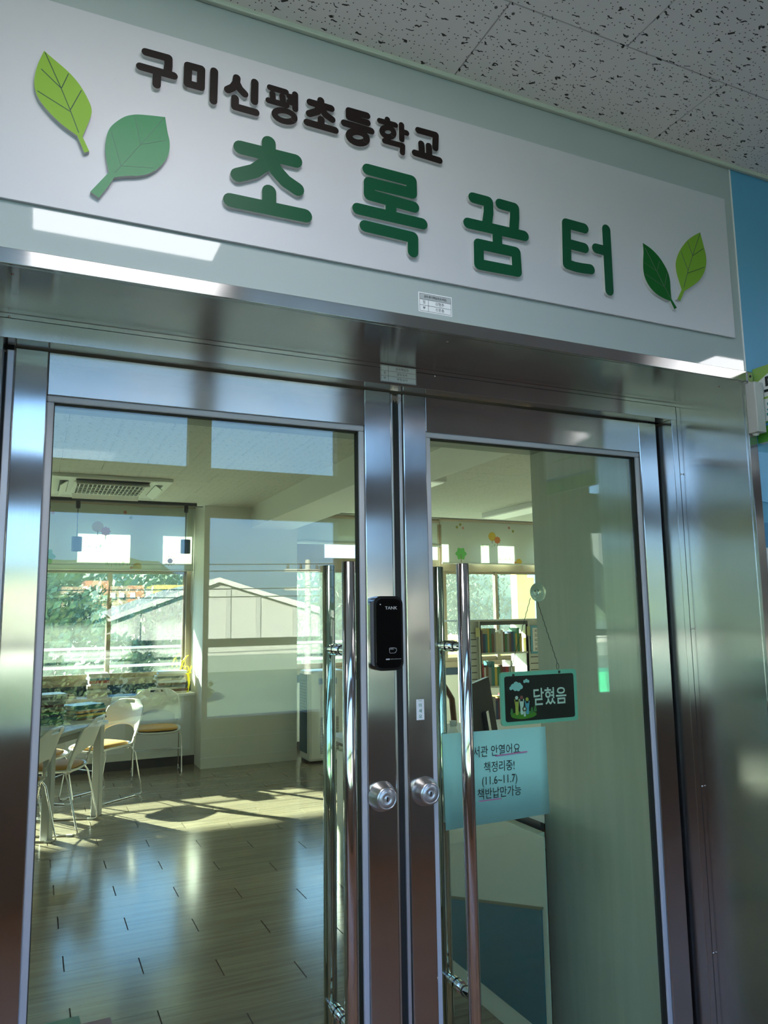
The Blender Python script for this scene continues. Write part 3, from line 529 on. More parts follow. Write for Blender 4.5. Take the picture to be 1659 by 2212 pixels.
# floor: planks 0.915 x 0.172, joints stepping by a third from row to row
fb = struct(bx('floor_library', -4.1, 9.1, 1.80, 8.85, -1.62, -1.5075, P('plank_joint', (0.022, 0.018, 0.013), 0.8)))
plank_m = wood('grey_brown_plank', (0.27, 0.23, 0.165), (0.165, 0.14, 0.10), (1.6, 34, 1), 0.20, 0.30, 0.00012)
plank_m.node_tree.nodes['Principled BSDF'].inputs['Coat Roughness'].default_value = 0.13
PW, PL = 0.1722, 0.915
def pmesh(L_): return MB().box(0.0026, L_-0.0026, 0.00035, PW-0.00035, 0, 0.0075).mesh('plank', plank_m)
fullp = pmesh(PL)
X0, X1 = -0.85, 4.9
rest = MB(); y = 5.68; rows = []
for r in range(-23, 17):
    yy = 5.68+PW*r; 
    if yy < 1.80 or yy > 8.55: continue
    xj = 0.47-0.3075*r
    xj = (xj-X0) % PL + X0 - PL
    x = xj
    while x < X1:
        a, b_ = x, x+PL
        vis_lo = 0.0*yy-0.25; vis_hi = 0.62*yy+0.9
        if b_ > vis_lo and a < min(vis_hi, X1) and (yy < 8.2):
            o = bpy.data.objects.new('plank', fullp); C.objects.link(o); o.parent = fb; o.location = (a, yy, -1.5075)
        else: rest.box(a+0.0026, b_-0.0026, yy+0.0003, yy+PW-0.0003, -1.5075, -1.5)
        x += PL
    k = x
    while k < 9.0: rest.box(k+0.0016, min(k+PL, 9.0)-0.0016, yy+0.0003, yy+PW-0.0003, -1.5075, -1.5); k += PL
    k = xj-PL
    while k > -4.9: rest.box(max(k, -4.05)+0.0016, k+PL-0.0016, yy+0.0003, yy+PW-0.0003, -1.5075, -1.5); k -= PL
rp_ = rest.build('far_planks', plank_m, fb); rp_['kind'] = 'stuff'
# ceiling with tiles; it stops before the window recess
lt_m = acoustic('library_ceiling_tile', (0.66, 0.66, 0.60), (0.30, 0.29, 0.26))
lc = struct(bx('ceiling_library', -4.1, 9.1, 2.40, 8.12, CZ+0.008, CZ+0.12, M['joint']))
struct(bx('ceiling_recess', -4.1, 9.1, 8.12, 8.85, CZ+0.16, CZ+0.28, lwall))
tw, td = 0.60, 0.30
tm = MB().box(0.001, tw-0.001, 0.001, td-0.001, 0, 0.008).mesh('ceiling_tile', lt_m)
restc = MB()
for r in range(19):
    y = 8.12-td*(r+1)
    if y < 2.40: break
    off = 0.15 if r % 2 else -0.15
    for k in range(-7, 16):
        x = off+tw*k
        if x < -4.1 or x > 8.5: continue
        inb = 2.08 < x+tw and x < 2.58
        if (0.0*y-0.3 < x < 0.75*y+0.2) and not inb:
            o = bpy.data.objects.new('ceiling_tile', tm); C.objects.link(o); o.parent = lc; o.location = (x, y, CZ)
        else: restc.box(x+0.001, x+tw-0.001, y+0.001, y+td-0.001, CZ, CZ+0.008)
o = restc.build('far_tiles', lt_m, lc); o['kind'] = 'stuff'
# column and beam
struct(bx('column', 1.605, 2.62, 8.0, 8.62, FZ, CZ+0.14, lwall)); struct(bx('beam', 2.10, 2.57, 2.47, 8.02, 0.955, CZ+0.1, lwall))
for zz in (-1.21, -1.40): struct(bx('trim_14', 1.60, 2.62, 7.995, 8.0, zz, zz+0.006, M['white']))
# window wall of the library
ww = struct(bx('wall_window_side', -4.1, 1.7, WWY+0.02, 8.85, FZ, -0.68, lwall))
bx('sill_wall', 1.7, 9.1, WWY, 8.85, FZ, -0.66, lwall, ww)
bx('head', -4.1, 9.1, WWY+0.02, 8.85, 1.16, CZ+0.3, lwall, ww)
bx('pier', 1.60, 2.62, 8.60, 8.85, -0.68, 1.2, lwall, ww); bx('pier', 8.2, 9.1, 8.60, 8.85, -0.68, 1.2, lwall, ww); bx('pier', -4.1, -3.4, 8.60, 8.85, -0.68, 1.2, lwall, ww)
dbl = P('dark_blue_band', (0.015, 0.045, 0.09), 0.5)
bx('blue_band', 2.62, 9.0, WWY-0.008, WWY, -0.75, -0.66, dbl, ww); 
struct(bx('baseboard_far', 2.62, 9.0, WWY-0.012, WWY, FZ, -1.41, M['cove']))
# low cabinet run under the left window: cabinet body, shelf top, cove base
cr_ = thing('window_bench', 'long built-in white bench cabinet under the left window carrying books and papers', 'bench', (-1.0, 8.33, FZ))
bx('cabinet_body', -4.0, 1.604, 8.335, 8.61, FZ+0.09, -0.80, lwall, cr_); bx('shelf_top', -4.0, 1.604, 8.315, 8.61, -0.80, -0.775, M['white'], cr_, 0.003)
bx('cove_base', -4.0, 1.604, 8.325, 8.60, FZ, FZ+0.09, M['cove'], cr_); bx('blue_upstand', -4.0, 1.604, 8.596, 8.612, -0.775, -0.675, dbl, cr_)
for x in (0.35, -0.75, 1.0): bx('door_panel', x, x+0.56, 8.329, 8.336, FZ+0.16, -0.86, M['white'], cr_, 0.002)

def window_bay(idx, x0, x1, z0, z1, divs, transoms, tz):
    """beige frame with sashes between x0..x1; divs = sash boundaries; a transom row above tz"""
    w_ = struct(MB().box(x0, x1, 8.60, 8.70, z0, z0+0.07).box(x0, x1, 8.60, 8.70, z1-0.05, z1).box(x0, x0+0.06, 8.60, 8.70, z0+0.07, z1-0.05).box(x1-0.06, x1, 8.60, 8.70, z0+0.07, z1-0.05).build('window_%d' % idx, M['frame_beige']))
    bx('transom_bar', x0+0.06, x1-0.06, 8.605, 8.70, tz, tz+0.10, M['frame_beige'], w_)
    for i, (a, b_) in enumerate(divs):
        yo = 8.635 if i % 2 == 0 else 8.665
        f = MB(); t = 0.042
        f.box(a, b_, yo, yo+0.025, z0+0.07, z0+0.12).box(a, b_, yo, yo+0.025, tz-0.03, tz).box(a, a+t, yo, yo+0.025, z0+0.12, tz-0.03).box(b_-t, b_, yo, yo+0.025, z0+0.12, tz-0.03)
        s = f.build('sash', M['frame_beige'], w_, 0.002); bx('pane', a+t, b_-t, yo+0.010, yo+0.014, z0+0.12, tz-0.03, M['dusty_glass'], s)
    for (a, b_) in transoms:
        f = MB(); t = 0.055; za, zb = tz+0.10, z1-0.05; pa, pb = tz+0.145, z1-0.18
        f.box(a, b_, 8.64, 8.67, za, pa).box(a, b_, 8.64, 8.67, pb, zb).box(a, a+t, 8.64, 8.67, pa, pb).box(b_-t, b_, 8.64, 8.67, pa, pb)
        s = f.build('transom_sash', M['frame_beige'], w_); bx('pane', a+t, b_-t, 8.653, 8.657, pa, pb, M['dusty_glass'], s)
    ends = [x0+0.06]+[q for ab in transoms for q in ab]+[x1-0.06]
    for a, b_ in zip(ends[::2], ends[1::2]):
        if b_-a > 0.005: bx('mullion', a, b_, 8.61, 8.69, tz+0.10, z1-0.05, M['frame_beige'], w_)
    return w_
window_bay(4, -3.4, 1.60, -0.68, 1.16, [(-3.3, -2.5), (-2.52, -1.7), (-1.72, -0.86), (-0.88, -0.02), (-0.03, 0.765), (0.715, 1.55)], [(-3.3, -1.6), (-1.55, -0.6), (-0.55, 0.08), (0.24, 0.89), (1.10, 1.54)], 0.52)
window_bay(5, 2.62, 8.2, -0.66, 1.16, [(2.68, 3.55), (3.53, 4.42), (4.40, 4.84), (4.80, 5.62), (5.58, 6.45), (6.42, 7.3), (7.28, 8.14)], [(3.12, 4.78), (5.13, 5.385), (5.39, 5.78), (5.98, 6.7), (6.9, 8.1)], 0.56)
# printed roller blinds
def fabric(name):
    m = bpy.data.materials.new(name); m.use_nodes = True; t = m.node_tree; t.nodes.clear(); out = t.nodes.new('ShaderNodeOutputMaterial')
    mix = t.nodes.new('ShaderNodeMixShader'); d = t.nodes.new('ShaderNodeBsdfDiffuse'); tl = t.nodes.new('ShaderNodeBsdfTranslucent'); tp = t.nodes.new('ShaderNodeBsdfTransparent'); m2 = t.nodes.new('ShaderNodeMixShader')
    d.inputs[0].default_value = (0.70, 0.74, 0.70, 1); tl.inputs[0].default_value = (0.72, 0.76, 0.70, 1); tp.inputs[0].default_value = (1, 1, 1, 1)
    mix.inputs[0].default_value = 0.42; m2.inputs[0].default_value = 0.02
    t.links.new(d.outputs[0], mix.inputs[1]); t.links.new(tl.outputs[0], mix.inputs[2]); t.links.new(mix.outputs[0], m2.inputs[1]); t.links.new(tp.outputs[0], m2.inputs[2]); t.links.new(m2.outputs[0], out.inputs[0]); return m
fab = fabric('translucent_blind_fabric')
pc = {k: P('blind_print_'+k, v, 0.8) for k, v in dict(yellow=(0.62, 0.42, 0.04), orange=(0.62, 0.20, 0.05), green=(0.12, 0.45, 0.10), olive=(0.30, 0.30, 0.05), brown=(0.20, 0.10, 0.05), pink=(0.55, 0.25, 0.20), grey=(0.12, 0.16, 0.18)).items()}
def disc(b, cx, cz, r, y, n=14, mi=0, lob=0, sx_=1):
    b.add([(cx+sx_*r*(1+(0.14*math.cos(lob*2*math.pi*k/n) if lob else 0))*math.cos(2*math.pi*k/n), y, cz+r*(1+(0.14*math.cos(lob*2*math.pi*k/n) if lob else 0))*math.sin(2*math.pi*k/n)) for k in range(n)], [tuple(range(n))], mi)
def blind(x0, x1, z0, z1, y, label, motif_x, extra=None):
    t = thing('roller_blind', label, 'blind', ((x0+x1)/2, y, z0))
    MB().tube([(x0, y, z1+0.02), (x1, y, z1+0.02)], 0.025, 14).build('roller', M['frame_beige'], t)
    bx('fabric', x0+0.01, x1-0.01, y-0.0006, y, z0, z1+0.02, fab, t)
    bx('bottom_bar', x0+0.01, x1-0.01, y-0.010, y+0.010, z0-0.018, z0, P('pale_bar', (0.62, 0.63, 0.58), 0.5), t, 0.003)
    yy = y-0.0015
    for k, mx in enumerate(motif_x):
        b = MB(); cz = z0+(z1-z0)*0.60
        disc(b, mx+0.05, cz+0.03, 0.058, yy, 22, 0, 0); b.box(mx+0.046, mx+0.054, yy, yy+0.0004, cz-0.06, cz-0.0, 4)
        disc(b, mx+0.13, cz-0.015, 0.046, yy-0.0003, 24, 1, 8); b.box(mx+0.127, mx+0.133, yy, yy+0.0004, cz-0.10, cz-0.03, 4)
        tz_ = z0+0.085; disc(b, mx-0.43, tz_+0.03, 0.075, yy, 30, 2, 6); b.box(mx-0.434, mx-0.426, yy-0.0004, yy, tz_-0.08, tz_+0.02, 4)
        disc(b, mx+0.46, z0+0.02, 0.046, yy, 20, 0); disc(b, mx+0.40, z0+0.012, 0.016, yy, 12, 1)
        for (fx, fz, c_) in ((-0.48, 0.53, 3), (-0.43, 0.57, 3), (-0.39, 0.52, 5), (0.32, 0.55, 5), (0.38, 0.50, 3)): disc(b, mx+fx, z0+fz*(z1-z0)/0.62, 0.018, yy, 20, c_, 5)
        # little sun with rays
        sx0, sz0 = mx+0.80, z0+0.09; disc(b, sx0, sz0, 0.028, yy, 16, 5)
        for q in range(10):
            a = q*math.pi/5; b.tube([(sx0+0.036*math.cos(a), yy, sz0+0.036*math.sin(a)), (sx0+0.058*math.cos(a), yy, sz0+0.058*math.sin(a))], 0.0022, 4, 1)
        # tufts of grass
        rr = random.Random(11+k)
        for (gx, gz, w_) in ((0.0, 0.20, 0.22), (0.28, 0.02, 0.25)):
            for q in range(26):
                xx = mx+gx-w_/2+w_*rr.random()-0.02; zz = z0+gz+0.03*rr.random(); b.tube([(xx, yy, zz), (xx+0.010*(rr.random()-.5), yy, zz+0.012+0.02*rr.random())], 0.0014, 3, 2, False)
        b.build('printed_motifs', [pc[c] for c in ('yellow', 'orange', 'green', 'olive', 'brown', 'pink')], t)['kind'] = 'stuff'
    return t
blind(-0.9, 1.60, 0.535, 1.215, 8.50, 'wide printed roller blind over the top of the left window behind the hanging lamps', [-0.25+0.79])
blind(4.70, 6.55, 0.665, 1.20, 8.50, 'printed roller blind with coloured trees above the bookcase', [5.42])
blind(-3.38, -0.95, 0.535, 1.215, 8.50, 'unseen printed roller blind added at the far left to block the sun', [-2.1])  # out of view, added to keep a second sun band off the floor
bs_ = thing('roller_blind', 'plain half-raised roller blind with a sagging bottom bar beside the printed one', 'blind', (4.0, 8.48, 0.9))
MB().tube([(2.63, 8.48, 1.19), (4.66, 8.48, 1.19)], 0.025, 12).build('roller', M['frame_beige'], bs_)
b = MB(); b.prism_xz([(2.65, 0.875), (4.64, 0.885), (4.64, 1.20), (2.65, 1.20)], 8.479, 8.4796); b.build('fabric', fab, bs_)
MB().tube([(2.65, 8.478, 0.870), (4.68, 8.478, 0.875)], 0.022, 12).build('bottom_bar', P('pale_bar_round', (0.6, 0.62, 0.56), 0.5), bs_)
MB().tube([(4.66, 8.46, 1.18), (4.665, 8.46, 0.55), (4.70, 8.47, 0.35)], 0.004, 6).build('pull_cord', P('brown_cord', (0.25, 0.12, 0.06), 0.7), bs_)
MB().tube([(1.59, 8.46, 1.2), (1.592, 8.455, 0.1), (1.58, 8.455, -0.02), (1.565, 8.455, 0.1), (1.57, 8.46, 1.2)], 0.004, 6).build('bead_chain', M['white'], None)
bpy.data.objects['bead_chain']['label'] = 'white bead chain loop hanging beside the left window frame'; bpy.data.objects['bead_chain']['category'] = 'blind chain'
struct(bx('trim_13', -4.0, 9.0, 8.10, 8.122, CZ-0.005, CZ+0.16, M['cove']))

# black lamp track with two hanging cylinder lamps
tr_ = bx('lamp_track', -0.6, 1.50, 7.885, 7.915, CZ-0.03, CZ+0.004, M['black'])
tag(tr_, 'thin black lamp track on the ceiling before the left window', 'track')
lampm = P('navy_lamp_body', (0.025, 0.055, 0.12), 0.5)
for i, (x, lab) in enumerate(((0.362, 'dark blue hanging cylinder lamp, the left one of the pair'), (1.395, 'dark blue hanging cylinder lamp, the right one near the column'))):
    t = thing('pendant_lamp', lab, 'lamp', (x, 7.9, 0.66), 'cylinder lamps under the black track')
    MB().lathe([(0.0001, 0.80), (0.046, 0.80), (0.048, 0.798), (0.048, 0.662), (0.046, 0.66), (0.044, 0.665), (0.044, 0.76), (0.0001, 0.76)], (x, 7.9, 0), 'z', 28).build('shade', lampm, t)
    MB().tube([(x, 7.9, 0.80), (x, 7.9, 1.08)], 0.0035, 8).build('cord', M['black'], t)
    MB().lathe([(0.0001, 1.075), (0.016, 1.078), (0.022, 1.09), (0.022, 1.152), (0.0001, 1.152)], (x, 7.9, 0), 'z', 16).build('track_adapter', M['black'], t)

# four-way ceiling air conditioner
ac = thing('air_conditioner', 'white four-way cassette air conditioner with open flaps on the library ceiling', 'air conditioner', (0.62, 7.05, CZ))
acw = P('air_conditioner_white', (0.74, 0.75, 0.70), 0.45)
ax0, ax1, ay0, ay1 = 0.10, 1.05, 6.56, 7.52
bx('panel', ax0, ax1, ay0, ay1, CZ-0.030, CZ, acw, ac, 0.008)
bx('centre_frame', ax0+0.17, ax1-0.17, ay0+0.17, ay1-0.17, CZ-0.042, CZ-0.030, acw, ac, 0.006)
bx('grille_back', ax0+0.20, ax1-0.20, ay0+0.20, ay1-0.20, CZ-0.0425, CZ-0.041, P('grille_dark', (0.10, 0.10, 0.09), 0.8), ac)
for k in range(16): bx('slat', ax0+0.215+0.0345*k, ax0+0.222+0.0345*k, ay0+0.20, ay1-0.20, CZ-0.052, CZ-0.041, acw, ac)
for yy in (0.34, 0.48, 0.62): bx('grille_bar', ax0+0.20, ax1-0.20, ay0+yy, ay0+yy+0.008, CZ-0.054, CZ-0.041, acw, ac)
for (a, b_, c, d, rr) in ((0.18, -0.18, 0.06, 0.13, 0), (0.18, -0.18, -0.13, -0.06, 0)):
    y0 = (ay0 if c > 0 else ay1)+c; y1 = (ay0 if c > 0 else ay1)+d
    bx('air_slot', ax0+a, ax1+b_, y0, y1, CZ-0.0305, CZ-0.0295, M['black'], ac)
    Mx = Matrix.Translation(Vector(((ax0+ax1)/2, (y0+y1)/2, CZ-0.05))) @ Matrix.Rotation(R(35 if c > 0 else -35), 4, 'X')
    MB().box(-0.29, 0.29, -0.035, 0.035, -0.003, 0.003, 0, Mx).build('flap', acw, ac)
for (xa, s_) in ((ax0+0.095, 1), (ax1-0.095, -1)):
    bx('air_slot', xa-0.035, xa+0.035, ay0+0.18, ay1-0.18, CZ-0.0305, CZ-0.0295, M['black'], ac)
    Mx = Matrix.Translation(Vector((xa, (ay0+ay1)/2, CZ-0.05))) @ Matrix.Rotation(R(-35*s_), 4, 'Y')
    MB().box(-0.035, 0.035, -0.29, 0.29, -0.003, 0.003, 0, Mx).build('flap', acw, ac)
# surface ceiling lights on the right
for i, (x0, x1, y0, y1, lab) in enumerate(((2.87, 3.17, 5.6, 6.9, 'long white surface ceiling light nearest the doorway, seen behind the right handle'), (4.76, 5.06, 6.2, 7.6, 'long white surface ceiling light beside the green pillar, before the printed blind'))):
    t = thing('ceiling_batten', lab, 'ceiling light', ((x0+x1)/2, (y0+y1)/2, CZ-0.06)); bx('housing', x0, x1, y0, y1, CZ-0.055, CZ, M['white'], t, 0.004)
    bx('diffuser', x0+0.02, x1-0.02, y0+0.02, y1-0.02, CZ-0.064, CZ-0.055, emit('faint_glow_diffuser', (1, 0.98, 0.9), 0.06), t)  # these lights are off; a faint glow is put into the diffuser

# floor-standing air purifier beside the column
ap = thing('air_purifier', 'tall white floor-standing air purifier with grilles beside the column', 'air purifier', (2.86, 7.85, FZ))
apw = P('purifier_white', (0.70, 0.71, 0.68), 0.4)
bx('body', 2.65, 3.07, 7.70, 8.02, FZ+0.02, -0.56, apw, ap, 0.03); bx('foot', 2.67, 3.05, 7.72, 8.0, FZ, FZ+0.02, M['black'], ap)
dk = P('grille_slot', (0.06, 0.07, 0.07), 0.7)
bx('grille_panel', 2.78, 2.98, 7.697, 7.70, FZ+0.09, FZ+0.46, dk, ap)
for k in range(24): bx('slat', 2.78, 2.98, 7.692, 7.697, FZ+0.092+0.0155*k, FZ+0.099+0.0155*k, apw, ap)
bx('side_panel', 2.645, 2.651, 7.76, 7.99, FZ+0.10, -0.60, P('blue_grey_side', (0.05, 0.12, 0.18), 0.5), ap)
for k in range(12): bx('side_slat', 2.641, 2.645, 7.78, 7.97, -1.0+0.03*k, -0.992+0.03*k, dk, ap)
bx('display', 2.76, 2.96, 7.696, 7.70, -0.70, -0.64, P('pale_blue_display', (0.25, 0.35, 0.5), 0.3), ap)

# ---------------- chairs ----------------
shell_m = P('white_chair_shell', (0.72, 0.74, 0.70), 0.32); pad_m = vary(P('mustard_seat_pad', (0.52, 0.27, 0.05), 0.6), (20, 20, 20), 0.08, 0.0002)
def make_chair():
    t = thing('stacking_chair', None, 'chair', (0, 0, 0))
    # backrest: a curved sheet with a hand slot near the top and an arched opening at the bottom
    nu, nv = 32, 28; vs = []; fs = []
    def bp(u, v):                  # u -1..1, v 0..1
        w_ = 0.205+0.022*math.sin(math.pi*min(1, v*1.05))-0.018*max(0, v-0.85)/0.15
        z = 0.44+0.355*v; 
        if v > 0.8: z -= 0.05*abs(u)**4*(v-0.8)/0.2
        y = -0.20-0.09*v-0.03*v*v+0.055*u*u*(1-0.3*v)
        return (u*w_, y, z)
    def low(u): return 0.40-0.16*abs(u/0.86)**2.5 if abs(u) < 0.86 else None
    for j in range(nv+1):
        for i in range(nu+1):
            u = -1+2*i/nu; lo_ = low(u); v0 = 0.0 if lo_ is None else lo_
            vs.append(bp(u, v0+(1-v0)*j/nv))
    for j in range(nv):
        for i in range(nu):
            u = -1+2*(i+0.5)/nu
            u0, u1 = -1+2*i/nu, -1+2*(i+1)/nu
            if abs(u) < 0.30 and j in (int(nv*0.83), int(nv*0.83)+1, int(nv*0.83)+2): continue
            fs.append((j*(nu+1)+i, j*(nu+1)+i+1, (j+1)*(nu+1)+i+1, (j+1)*(nu+1)+i))
    b = MB(); b.add(vs, fs, 0, True); o = b.build('backrest', shell_m, t, local=True)
    s_ = o.modifiers.new('thickness', 'SOLIDIFY'); s_.thickness = 0.009; s_.offset = 0
    # seat shell, slightly dished, with a rolled rim
    b = MB(); ring = []
    for k in range(28):
        a = 2*math.pi*k/28; c_, s2 = math.cos(a), math.sin(a); ring.append((0.222*math.copysign(abs(c_)**0.6, c_), 0.02+0.222*math.copysign(abs(s2)**0.6, s2)))
    prof = [(0.0, 0.425), (0.7, 0.428), (0.95, 0.438), (1.0, 0.446), (1.0, 0.438), (0.93, 0.424), (0.6, 0.412), (0.0, 0.410)]
    vs = []
    for (k_, z) in prof:
        for (x, y) in ring: vs.append((x*k_, 0.02+(y-0.02)*k_, z - (0.02*max(0, (y-0.12)/0.12) if k_ > 0.5 else 0)))
    n = 28; fs = [(i*n+q, i*n+(q+1) % n, (i+1)*n+(q+1) % n, (i+1)*n+q) for i in range(len(prof)-1) for q in range(n)]
    b.add(vs, fs, 0, True)
    b.tube([(-0.20, -0.17, 0.44), (-0.206, -0.16, 0.50)], 0.008, 6); b.tube([(0.20, -0.17, 0.44), (0.206, -0.16, 0.50)], 0.008, 6)
    b.build('seat_shell', shell_m, t, local=True)
    b = MB(); vs = []; prof = [(0.0, 0.466), (0.6, 0.464), (0.82, 0.456), (0.88, 0.445), (0.86, 0.434), (0.0, 0.430)]
    for (k_, z) in prof:
        for (x, y) in ring: vs.append((x*k_, 0.02+(y-0.02)*k_, z))
    b.add(vs, [(i*n+q, i*n+(q+1) % n, (i+1)*n+(q+1) % n, (i+1)*n+q) for i in range(len(prof)-1) for q in range(n)], 0, True)
    b.build('seat_pad', pad_m, t, local=True)
    r = 0.0062
    for s2 in (-1, 1):
        x = 0.225*s2
        pts = [(0.17*s2, -0.13, 0.415), (0.20*s2, -0.14, 0.408), (x*0.98, -0.16, 0.37), (x, -0.235, 0.05), (x, -0.242, 0.022), (x, -0.228, 0.010), (x, -0.20, 0.0065), (x, 0.20, 0.0065), (x, 0.228, 0.010), (x, 0.240, 0.022), (x, 0.232, 0.05), (x*0.98, 0.17, 0.37), (0.20*s2, 0.15, 0.408), (0.17*s2, 0.14, 0.415)]
        MB().tube(pts, r, 10).build('sled_leg', M['chrome'], t, local=True)
    for (xx, yy, zz) in ((0.17, -0.13, 0.405), (0.17, 0.13, 0.405), (0.222, 0.19, 0.26)): MB().tube([(-xx, yy, zz), (xx, yy, zz)], 0.0055, 8).build('crossbar', M['chrome'], t, local=True)
    g = MB()
    for s2 in (-1, 1):
        for yy in (-0.19, 0.19): g.box(0.225*s2-0.009, 0.225*s2+0.009, yy-0.022, yy+0.022, 0.0, 0.013)
    g.build('glide', P('clear_glide', (0.6, 0.62, 0.6), 0.2), t, local=True)['kind'] = 'stuff'
    return t
chair = make_chair()
def rzdir(dx, dy): return math.atan2(-dx, dy)          # local +y points along dx, dy
cs_ = [((0.60, 7.17), (-0.79, -0.61), 'white chair with mustard pad at the end of the table, tall back towards the window'),
       ((1.17, 7.98), (-0.10, -1.0), 'white chair with mustard pad backed against the window bench'),
       ((0.21, 6.30), (-0.93, 0.36), 'white chair at the table between its two grey legs, back to the doorway'),
       ((-0.10, 5.80), (-0.93, 0.42), 'white chair half hidden by the left door stile, nearest the doorway'),
       ((0.05, 6.93), (0.845, -0.535), 'white chair on the far side of the table, only its mustard pad in view')]
for i, (p, d, lab) in enumerate(cs_):
    o = chair if i == 0 else copy_tree(chair); o.location = (p[0], p[1], FZ); o.rotation_euler = (0, 0, rzdir(*d)); tag(o, lab, 'chair', 'stacking chairs round the reading table')
# ---------------- reading tables ----------------
tb_m = P('pale_table_top', (0.66, 0.68, 0.64), 0.35); lg_m = P('grey_table_leg', (0.42, 0.44, 0.43), 0.4)
def make_table(P1, u, v, L_, W_, label):
    """P1 leg corner, u along the near edge, v across"""
    a = math.atan2(u[1], u[0]); t = thing('reading_table', label, 'table', (P1[0], P1[1], FZ), 'tables in the library', rz=a)
    zt = 0.71; sgn = 1 if (u[0]*v[1]-u[1]*v[0]) > 0 else -1
    y0, y1 = (-0.05, W_+0.05) if sgn > 0 else (-W_-0.05, 0.05)
    MB().box(-0.06, L_+0.06, y0, y1, zt-0.028, zt).build('table_top', tb_m, t, 0.006, local=True)
    MB().box(0.0, L_, (0.02 if sgn > 0 else -0.04), (0.04 if sgn > 0 else -0.02), zt-0.09, zt-0.028).box(0, L_, sgn*W_-0.02, sgn*W_, zt-0.09, zt-0.028).build('apron', lg_m, t, local=True)
    for (x, y) in ((0, 0), (L_, 0), (0, sgn*W_), (L_, sgn*W_)):
        MB().prism_xy([(x-0.032, y-0.026), (x-0.026, y-0.032), (x+0.026, y-0.032), (x+0.032, y-0.026), (x+0.032, y+0.026), (x+0.026, y+0.032), (x-0.026, y+0.032), (x-0.032, y+0.026)], 0.0, zt-0.028).build('leg', lg_m, t, local=True)
    return t
u_ = (-0.5365, -0.8439); v_ = (-0.8439, 0.5365)
make_table((0.52, 6.57), u_, v_, 0.68, 0.60, 'pale-topped reading table with grey legs between the white chairs')
# ---------------- books ----------------
bcol = dict(teal=(0.03, 0.20, 0.20), navy=(0.02, 0.05, 0.14), red=(0.38, 0.03, 0.03), yellow=(0.60, 0.45, 0.08), cream=(0.62, 0.58, 0.45), brown=(0.16, 0.08, 0.04), green=(0.04, 0.22, 0.09), grey=(0.26, 0.27, 0.27), white=(0.70, 0.72, 0.70), maroon=(0.18, 0.02, 0.04), blue=(0.06, 0.22, 0.42), orange=(0.60, 0.22, 0.04))
bmat = {k: P('book_cover_'+k, v, 0.4) for k, v in bcol.items()}; page_m = vary(P('book_pages', (0.62, 0.58, 0.48), 0.8), (2, 2, 300), 0.12)
bproto = {}
def book(color, th, w_, d_, loc, rz, label, group, upright=False, sheet=False):
    """lying book: w_ along local x, spine on -y side, thickness th along z; upright: spine faces -y, th along x, w_ high"""
    key = (color, round(th, 3), round(w_, 2), round(d_, 2), upright)
    if key not in bproto:
        b = MB(); c = 0.0022
        if not upright:
            b.box(-w_/2, w_/2, -d_/2, d_/2, 0, c).box(-w_/2, w_/2, -d_/2, d_/2, th-c, th).box(-w_/2, w_/2, -d_/2, -d_/2+c, c, th-c)
            pg = MB().box(-w_/2+0.003, w_/2-0.003, -d_/2+c, d_/2-0.004, c, th-c)
        else:
            b.box(0, c, 0, d_, 0, w_).box(th-c, th, 0, d_, 0, w_).box(c, th-c, 0, c, 0, w_)
            pg = MB().box(c, th-c, c, d_-0.004, 0.003, w_-0.003)
        bproto[key] = (b.mesh('book', bmat[color]), pg.mesh('pages', page_m))
    o = bpy.data.objects.new('book', bproto[key][0]); C.objects.link(o); o.location = loc; o.rotation_euler = (0, 0, rz)
    q = bpy.data.objects.new('pages', bproto[key][1]); C.objects.link(q); q.parent = o
    return tag(o, label, 'book', group)
ordn = ['lowest', 'second from the bottom', 'third from the bottom', 'fourth from the bottom', 'fifth from the bottom', 'sixth from the bottom', 'seventh from the bottom', 'eighth from the bottom', 'ninth from the bottom', 'tenth from the bottom', 'eleventh from the bottom', 'twelfth from the bottom']
def stack(cx, cy, z, rz, cols, ths, w_, d_, where, group, jit=0.012, rj=0.12, seed=1):
    rr = random.Random(seed); zz = z
    for i, c in enumerate(cols):
        th = ths[i % len(ths)]; nm = 'topmost' if i == len(cols)-1 else ordn[min(i, 11)]
        book(c, th, w_, d_, (cx+rr.uniform(-jit, jit), cy+rr.uniform(-jit, jit), zz), rz+rr.uniform(-rj, rj), '%s book lying flat, %s in %s' % (c, nm, where), group)
        zz += th+0.0006
TT = FZ+0.71
stack(0.415, 6.80, TT, 0.55, ['brown', 'green', 'yellow', 'navy', 'orange', 'white', 'teal', 'teal'], [0.015, 0.012, 0.017, 0.011, 0.013, 0.010, 0.018, 0.016], 0.27, 0.20, 'the low table stack', 'books in the low stack at the table corner', seed=2)
stack(0.115, 6.60, TT, 0.15, ['teal', 'green', 'teal', 'navy', 'green', 'brown', 'grey', 'maroon', 'grey', 'white', 'grey', 'white'], [0.019, 0.016, 0.021, 0.018], 0.27, 0.21, 'the tall table stack', 'books in the tall table stack', seed=3)
book('green', 0.012, 0.30, 0.27, (0.085, 3.195, FZ), 0.05, 'green picture book lying on the floor just inside the left door', 'picture books on the floor')
book('maroon', 0.010, 0.10, 0.22, (0.29, 3.165, FZ), 0.04, 'narrow maroon book lying on the floor beside the green one', 'picture books on the floor')
CT = -0.775
stack(0.635, 8.45, CT, 0.05, ['white', 'cream', 'white', 'grey', 'cream', 'white', 'red', 'blue', 'white', 'white'], [0.024, 0.022, 0.028, 0.02], 0.19, 0.24, 'the neat bench pile', 'books piled on the window bench', jit=0.012, rj=0.08, seed=4)
